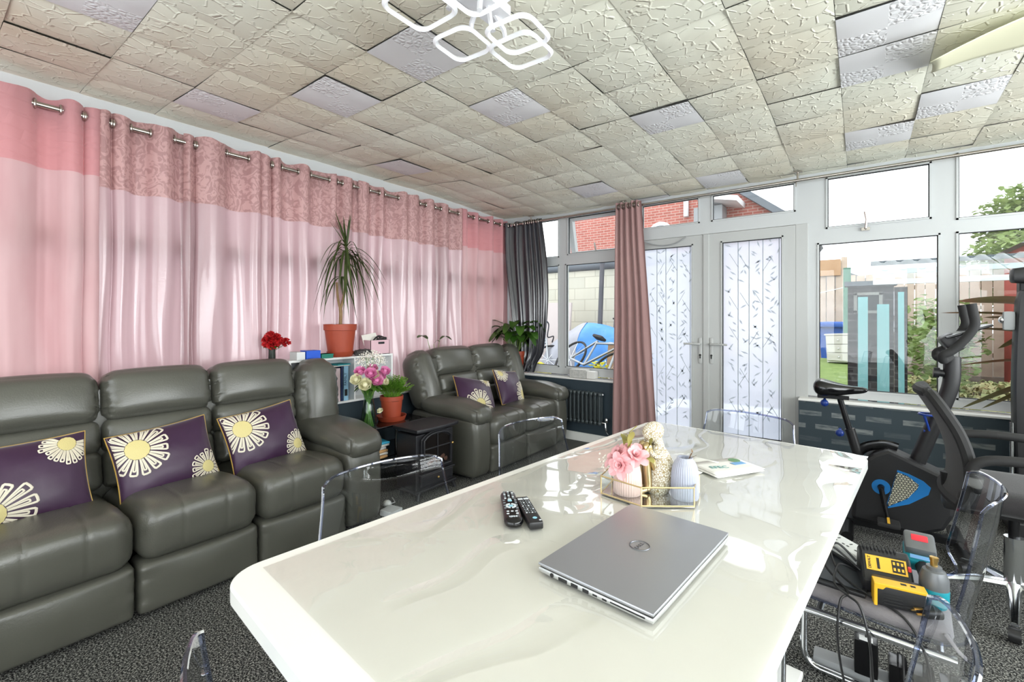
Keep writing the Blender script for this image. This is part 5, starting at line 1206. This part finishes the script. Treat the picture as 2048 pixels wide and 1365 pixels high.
m=MB(); m.prism([(-.26,.1),(.26,.1),(.26,.6)]+[(.26*cos(pi*k/10),.6+.26*sin(pi*k/10)) for k in range(1,10)]+[(-.26,.6)],-.06,-.045,fn=lambda a,b,h:(a,h,b)); m.xf(TR(.05,0,2.75)); m.build('pane','grey_plastic',f,smooth=False)
MB().cyl((.78,-.08,3.75),(.78,-.08,5.2),.07,10).build('downpipe','white_fascia',t)
m=MB(); m.box((1.75,-.5,3.95),(1.0,1.0,.12),rot=Matrix.Rotation(rad(12),3,'Y')); m.build('porch_roof','white_fascia',t,smooth=False); MB().box((1.45,-.25,3.2),(.7,.5,1.3)).build('dormer','grey_plastic',t,smooth=False)
t=thing('tarpaulin','blue tarpaulin with a grey patch draped over a heap in the yard','tarpaulin',(-3.42,6.9,GZ))
hp=lambda u,v:(V((-.95+1.9*u,-.45+.9*v,.03+(.95-.25*u)*sin(pi*min(1,.08+.84*u))**.7*sin(pi*v)**.55+.10*noise.noise(V((u*4,v*4,2))))))
m=MB(); m.grid(lambda u,v:hp(.36+.64*u,v),20,14); m.build('blue_sheet','tarp_blue',t); m=MB(); m.grid(lambda u,v:hp(.37*u,v)+V((0,0,.01)),14,14); m.build('grey_sheet','tarp_grey',t)
MB().blob((0,0,.15),(.7,.3,.25),3,.2,3).build('heap','earth',t)
mat('bike_steel',(150,154,158),.35,.7)
def bike_(label,loc,rz,sc):
    t=thing('bicycle',label,'bicycle',loc,rz)
    for x in(-.5,.5):
        w_=MB(); w_.tube([(x+.31*cos(a),0,.32+.31*sin(a)) for a in [k*pi/14 for k in range(28)]],.018,6,closed=True); wo_=w_.build('wheel','dark_rubber',t)
        q=MB()
        for k in range(10): q.cyl((x,0,.32),(x+.30*cos(k*pi/5),0,.32+.30*sin(k*pi/5)),.003,4)
        q.build('spokes','chrome',wo_)
    m=MB()
    for a,b in(((-.5,.32),(-.08,.30)),((-.5,.32),(-.15,.72)),((-.15,.72),(-.08,.30)),((-.08,.30),(.35,.70)),((-.15,.68),(.34,.76)),((.5,.32),(.33,.80))): m.cyl((a[0],0,a[1]),(b[0],0,b[1]),.018,8)
    m.build('frame','bike_steel',t); MB().tube(spline([(.30,-.30,.98),(.36,-.16,1.0),(.34,0,.84),(.36,.16,1.0),(.30,.30,.98)],5),.012,7).build('handlebar','steel_dark',t); MB().pbox((-.17,0,.78),(.12,.06,.025),.02,(4,4,2)).build('saddle','dark_rubber',t); return t
b1=bike_('old chrome bicycle lying tilted in front of the blue tarpaulin',(-3.25,5.75,GZ+.03),-25,1); b1.rotation_euler=(rad(-38),rad(6),rad(-30)); b2=bike_('second chrome bicycle lying farther left by the pale board',(-4.62,6.15,GZ+.03),8,1); b2.rotation_euler=(rad(-45),0,rad(10))
solo(MB().box((0,0,.62),(.85,.06,1.24),rot=Matrix.Rotation(rad(-8),3,'X')),'board','board_pale','large pale pinkish board leaning on the white yard wall','board',(-4.62,7.2,GZ),6)
solo(MB().cyl((-.10,.5,2.15),(.16,-.2,0),.045,8),'pole','steel_dark','dark leaning pole crossing the white block wall','pole',(-3.72,7.3,GZ))
solo(MB().box((0,0,.62),(.4,.04,1.24),rot=Matrix.Rotation(rad(-12),3,'X')),'plank','slate_grey','grey plank panel leaning right of the dark pole','board',(-3.30,7.55,GZ),0)
solo(MB().box((0,0,.30),(.10,.06,.60),rot=Matrix.Rotation(rad(5),3,'Y')),'timber_post','wood_tan','short tan timber post in front of the blue tarpaulin','post',(-2.86,6.1,GZ))
def bush(name,label,cat,loc,R,n,w_,mt,seed,zs=1.0,trunk=None,kind=None):
    m=MB(); rn=random.Random(seed)
    for k in range(n):
        d=V((rn.gauss(0,1),rn.gauss(0,1),rn.gauss(0,1))).normalized()*rn.uniform(.5,1.05); c=V((d.x*R,d.y*R,d.z*R*zs)); c.z+=R*zs+(trunk or 0)
        a=V((rn.gauss(0,1),rn.gauss(0,1),rn.gauss(0,.6))).normalized(); m.leaf(c,[c+a*w_*1.3,c+a*w_*2.4],w_,3,fold=.3)
    if trunk is None: o=solo(m,name,mt,label,cat,loc)
    else:
        o=thing(name,label,cat,loc); m.build('crown',mt,o); MB().tube([(0,0,0),(.05,0,trunk*.6),(0,0,trunk+R)],[.14,.11,.06],8).build('trunk','bark',o)
    if kind: o['kind']=kind
    return o
bush('flowering_shrub','low yellow shrub below the timber post in the yard','shrub',(-2.86,5.75,GZ),.17,160,.03,'yellow_leaf',3)
bush('flowering_shrub','low yellow shrub at the foot of the front bicycle','shrub',(-3.75,5.6,GZ),.15,120,.03,'yellow_leaf',4)
# right garden
def fence(label,x0,x1,y,h,mt,seed,top=False):
    t=thing('garden_fence',label,'fence',((x0+x1)/2,y,GZ)); W=x1-x0; n=int(W/.13); rn=random.Random(seed)
    m=MB()
    for k in range(n): m.box((-W/2+(k+.5)*W/n,rn.uniform(-.008,.008),h/2),(W/n-.012,.022,h+rn.uniform(-.02,.02)))
    m.build('boards',mt,t,smooth=False); m=MB()
    for z in(.35,h*.55,h-.25): m.box((0,.04,z),(W,.05,.08))
    m.build('rails',mt,t,smooth=False)
    for x in(-W/2,W/2): MB().box((x,.05,h/2+.03),(.09,.09,h+.06)).build('post',mt,t,smooth=False)
    if top: MB().box((W/2-.5,-.035,h-.13),(.9,.03,.30)).build('top_board','fence_new',t,smooth=False)
fence('taller weathered fence section with newer top behind the blue bin',-1.9,-.24,10.5,2.03,'fence_wood',1,True)
fence('weathered grey-brown fence section in the middle of the right garden',-.20,2.1,10.55,1.74,'fence_wood',2)
fence('weathered fence section behind the red shed at the right',2.15,5.2,10.55,1.70,'fence_wood',3)
t=thing('wheelie_bin','blue wheelie bin in front of the garden fence','bin',(-.30,10.0,GZ))
MB().prism([(-.24,0),(.24,0),(.29,.80),(-.29,.80)],-.27,.27,fn=lambda a,b,h:(a,h*(.85+.15*b/.8),b)).build('body','bin_blue',t,smooth=False,bevel=.02); MB().pbox((0,-.02,.84),(.32,.34,.05),.03,(4,4,3)).build('lid','bin_blue',t); MB().cyl((-.3,.3,.78),(.3,.3,.78),.02,8).build('handle','bin_blue',t)
t=thing('chest_of_drawers','small white three-drawer chest standing crooked on the lawn edge','drawers',(-.22,8.75,.585),-14); t.scale=(.74,.74,.70); t.rotation_euler=(0,rad(-3),rad(-14))
MB().box((0,0,.31),(.46,.34,.60)).build('carcass','drawer_white',t,smooth=False,bevel=.006); MB().box((0,0,.625),(.50,.38,.03)).build('top','drawer_white',t,smooth=False)
for k in range(3):
    dd=MB(); dd.box((0,-.185,.13+k*.185),(.42,.03,.165),rot=Matrix.Rotation(rad(3 if k==0 else 0),3,'Y')); dr_=dd.build('drawer','drawer_white',t,smooth=False,bevel=.004); MB().blob((0,-.215,.13+k*.185),.016,2).build('knob','chrome',dr_)
solo(MB().cyl((0,0,0),(0,0,1.75),.05,10),'clothes_post','post_green','green post standing by the blue bin','post',(-.17,9.0,GZ))
solo(MB().tube(spline([(-1.5,.6,1.45),(-.7,.2,1.33),(0,0,1.45)],8),.007,5),'washing_line','white_fascia','white washing line sagging towards the green post','washing line',(-.17,9.0,GZ))
t=thing('brick_pier','dark brick pier with a framed opening seen through the right window','pier',(.085,6.4,GZ-.05))
MB().box((0,.1,.68),(.40,.22,1.36)).build('masonry','dark_brick',t,smooth=False); MB().box((0,.1,1.385),(.46,.28,.05)).build('cap','slate_grey',t,smooth=False)
f=MB()
for c,s in(((-.11,0),(.03,.22)),((.11,0),(.03,.22)),((0,-.10),(.25,.03)),((0,.10),(.25,.03))): f.box((c[0]-.02,-.02,1.17+c[1]),(s[0],.03,s[1]))
f.build('opening_frame','concrete',t,smooth=False); MB().box((-.02,-.012,1.17),(.2,.01,.18)).build('opening','gasket',t,smooth=False)
for k,(x,y,w_,h_,la) in enumerate(((.02,6.15,.085,1.20,'narrow teal glass sheet leaning on the dark brick pier'),(.19,6.2,.10,1.12,'wider teal glass sheet leaning right of the narrow one'),(.34,6.3,.05,1.25,'thin teal glass strip standing right of the dark pier'))):
    solo(MB().box((0,0,h_/2),(w_,.012,h_),rot=Matrix.Rotation(rad(-4),3,'X')),'glass_sheet','sheet_teal',la,'glass sheet',(x,y,GZ-.02),0,'glass sheets by the pier',smooth=False)
solo(MB().box((0,0,.66),(.11,.11,1.36)),'timber_post','dark_brick','dark timber post right of the teal glass sheets','post',(.36,6.75,GZ-.04),smooth=False)
t=thing('lean_to_roof','low clear corrugated lean-to roof with pale beams over the garden','roof',(1.75,6.4,GZ))
glassmat('poly_clear',(214,230,232),1.25,refl=.5)
m=MB(); m.grid(lambda u,v:V((-1.65+3.6*u,-.55+1.2*v,1.34+.30*v+.012*sin(u*150))),120,2); m.build('corrugated_sheet','poly_clear',t)
for y,z in((-.55,1.31),(.05,1.46),(.65,1.61)): MB().box((.15,y,z),(3.6,.05,.05)).build('beam','slate_grey' if y>.5 else 'white_fascia',t,smooth=False)
for x in(-.6,1.9): MB().box((x,-.5,.65),(.06,.06,1.3)).build('roof_post','white_fascia',t,smooth=False)
t=thing('garden_shed','red painted timber shed at the right of the garden','shed',(2.55,9.2,GZ))
MB().box((0,0,.95),(1.7,1.3,1.9)).build('walls','shed_red',t,smooth=False); m=MB(); m.prism([(-.95,1.9),(.95,1.9),(0,2.4)],-.75,.75,fn=lambda a,b,h:(a,h,b)); m.build('roof','slate_grey',t,smooth=False)
bush('tree','tall green tree beyond the fence at the upper right','tree',(3.35,14.5,GZ),1.3,5200,.055,'bush_leaf',5,.75,trunk=2.0)
bush('tree','rounded green tree beyond the fence lower down, behind the red shed','tree',(2.5,12.6,GZ),1.0,3200,.05,'bush_leaf',6,.8,trunk=1.0)
bush('climbing_shrub','loose leafy climber against the fence left of the red shed','shrub',(.95,9.6,GZ),.55,700,.045,'bush_leaf',7,1.2)
bush('climbing_shrub','leafy green shrub beside the window mullion in the garden bed','shrub',(.75,7.6,GZ),.38,420,.035,'bush_leaf',8,1.3)
m=MB(); rn=random.Random(21)
for k in range(900):
    c=V((rn.uniform(.35,3.4),rn.uniform(5.0,9.0),GZ+.0)); n_=rn.randint(2,4)
    for q in range(n_):
        a=rn.uniform(0,6.3); l=rn.uniform(.05,.11); m.leaf(c,[c+V((cos(a)*l*.5,sin(a)*l*.5,rn.uniform(.05,.13))),c+V((cos(a)*l,sin(a)*l,rn.uniform(.03,.12)))],l*.4,3,fold=.2)
tag(m.build('bed_plants','bed_leaf'),'low leafy plants and dry leaves covering the garden bed','plants',kind='stuff')
m=MB()
for k in range(160):
    c=V((rn.uniform(.35,2.6),rn.uniform(4.95,7.5),GZ+.01)); m.blob(c,(rn.uniform(.02,.05),rn.uniform(.02,.05),.02),1,.3,9,seed=k)
tag(m.build('gravel','concrete'),'grey stones scattered over the soil of the garden bed','stones',kind='stuff')
t=thing('bungalow','pale distant house roofline behind the garden fence','house',(-1.6,24,GZ-.95))
MB().box((0,0,1.5),(5,3,3.0)).build('walls','concrete',t,smooth=False); MB().prism([(-2.7,3.0),(2.7,3.0),(.2,4.2),(-.2,4.2)],-1.8,1.8,fn=lambda a,b,h:(a,h,b)).build('roof','slate_grey',t,smooth=False)
# ---------------------------------------------------------------- light: fill added outside the unseen windows, daylight behind the curtains
area('fill_right',(XR+.25,1.0,1.45),(0,106,0),1.7,5.6,PR)  # extra lamp added to brighten the room, tilted up at the ceiling
area('fill_front',(-.4,YF-.25,1.35),(106,0,0),4.4,1.9,PF)  # added fill lamp behind the camera, boosts what the opening lets in
area('daylight_left',(XL-.35,1.6,1.55),(0,-90,0),1.7,5.6,PL)
SC.cycles.transparent_max_bounces=20; SC.cycles.max_bounces=8; SC.cycles.diffuse_bounces=4; SC.cycles.glossy_bounces=4; SC.cycles.sample_clamp_indirect=6; SC.cycles.caustics_reflective=False; SC.cycles.caustics_refractive=False

m=MB(); m.tube(spline([(-1.70,4.20,2.05),(-1.60,4.27,1.985),(-1.48,4.285,1.955),(-1.36,4.285,1.965),(-1.27,4.285,2.015)],8),.005,6)
solo(m,'hanging_rope','grey_plastic','thin grey rope looping from the dusty pink curtain across the door top','rope')
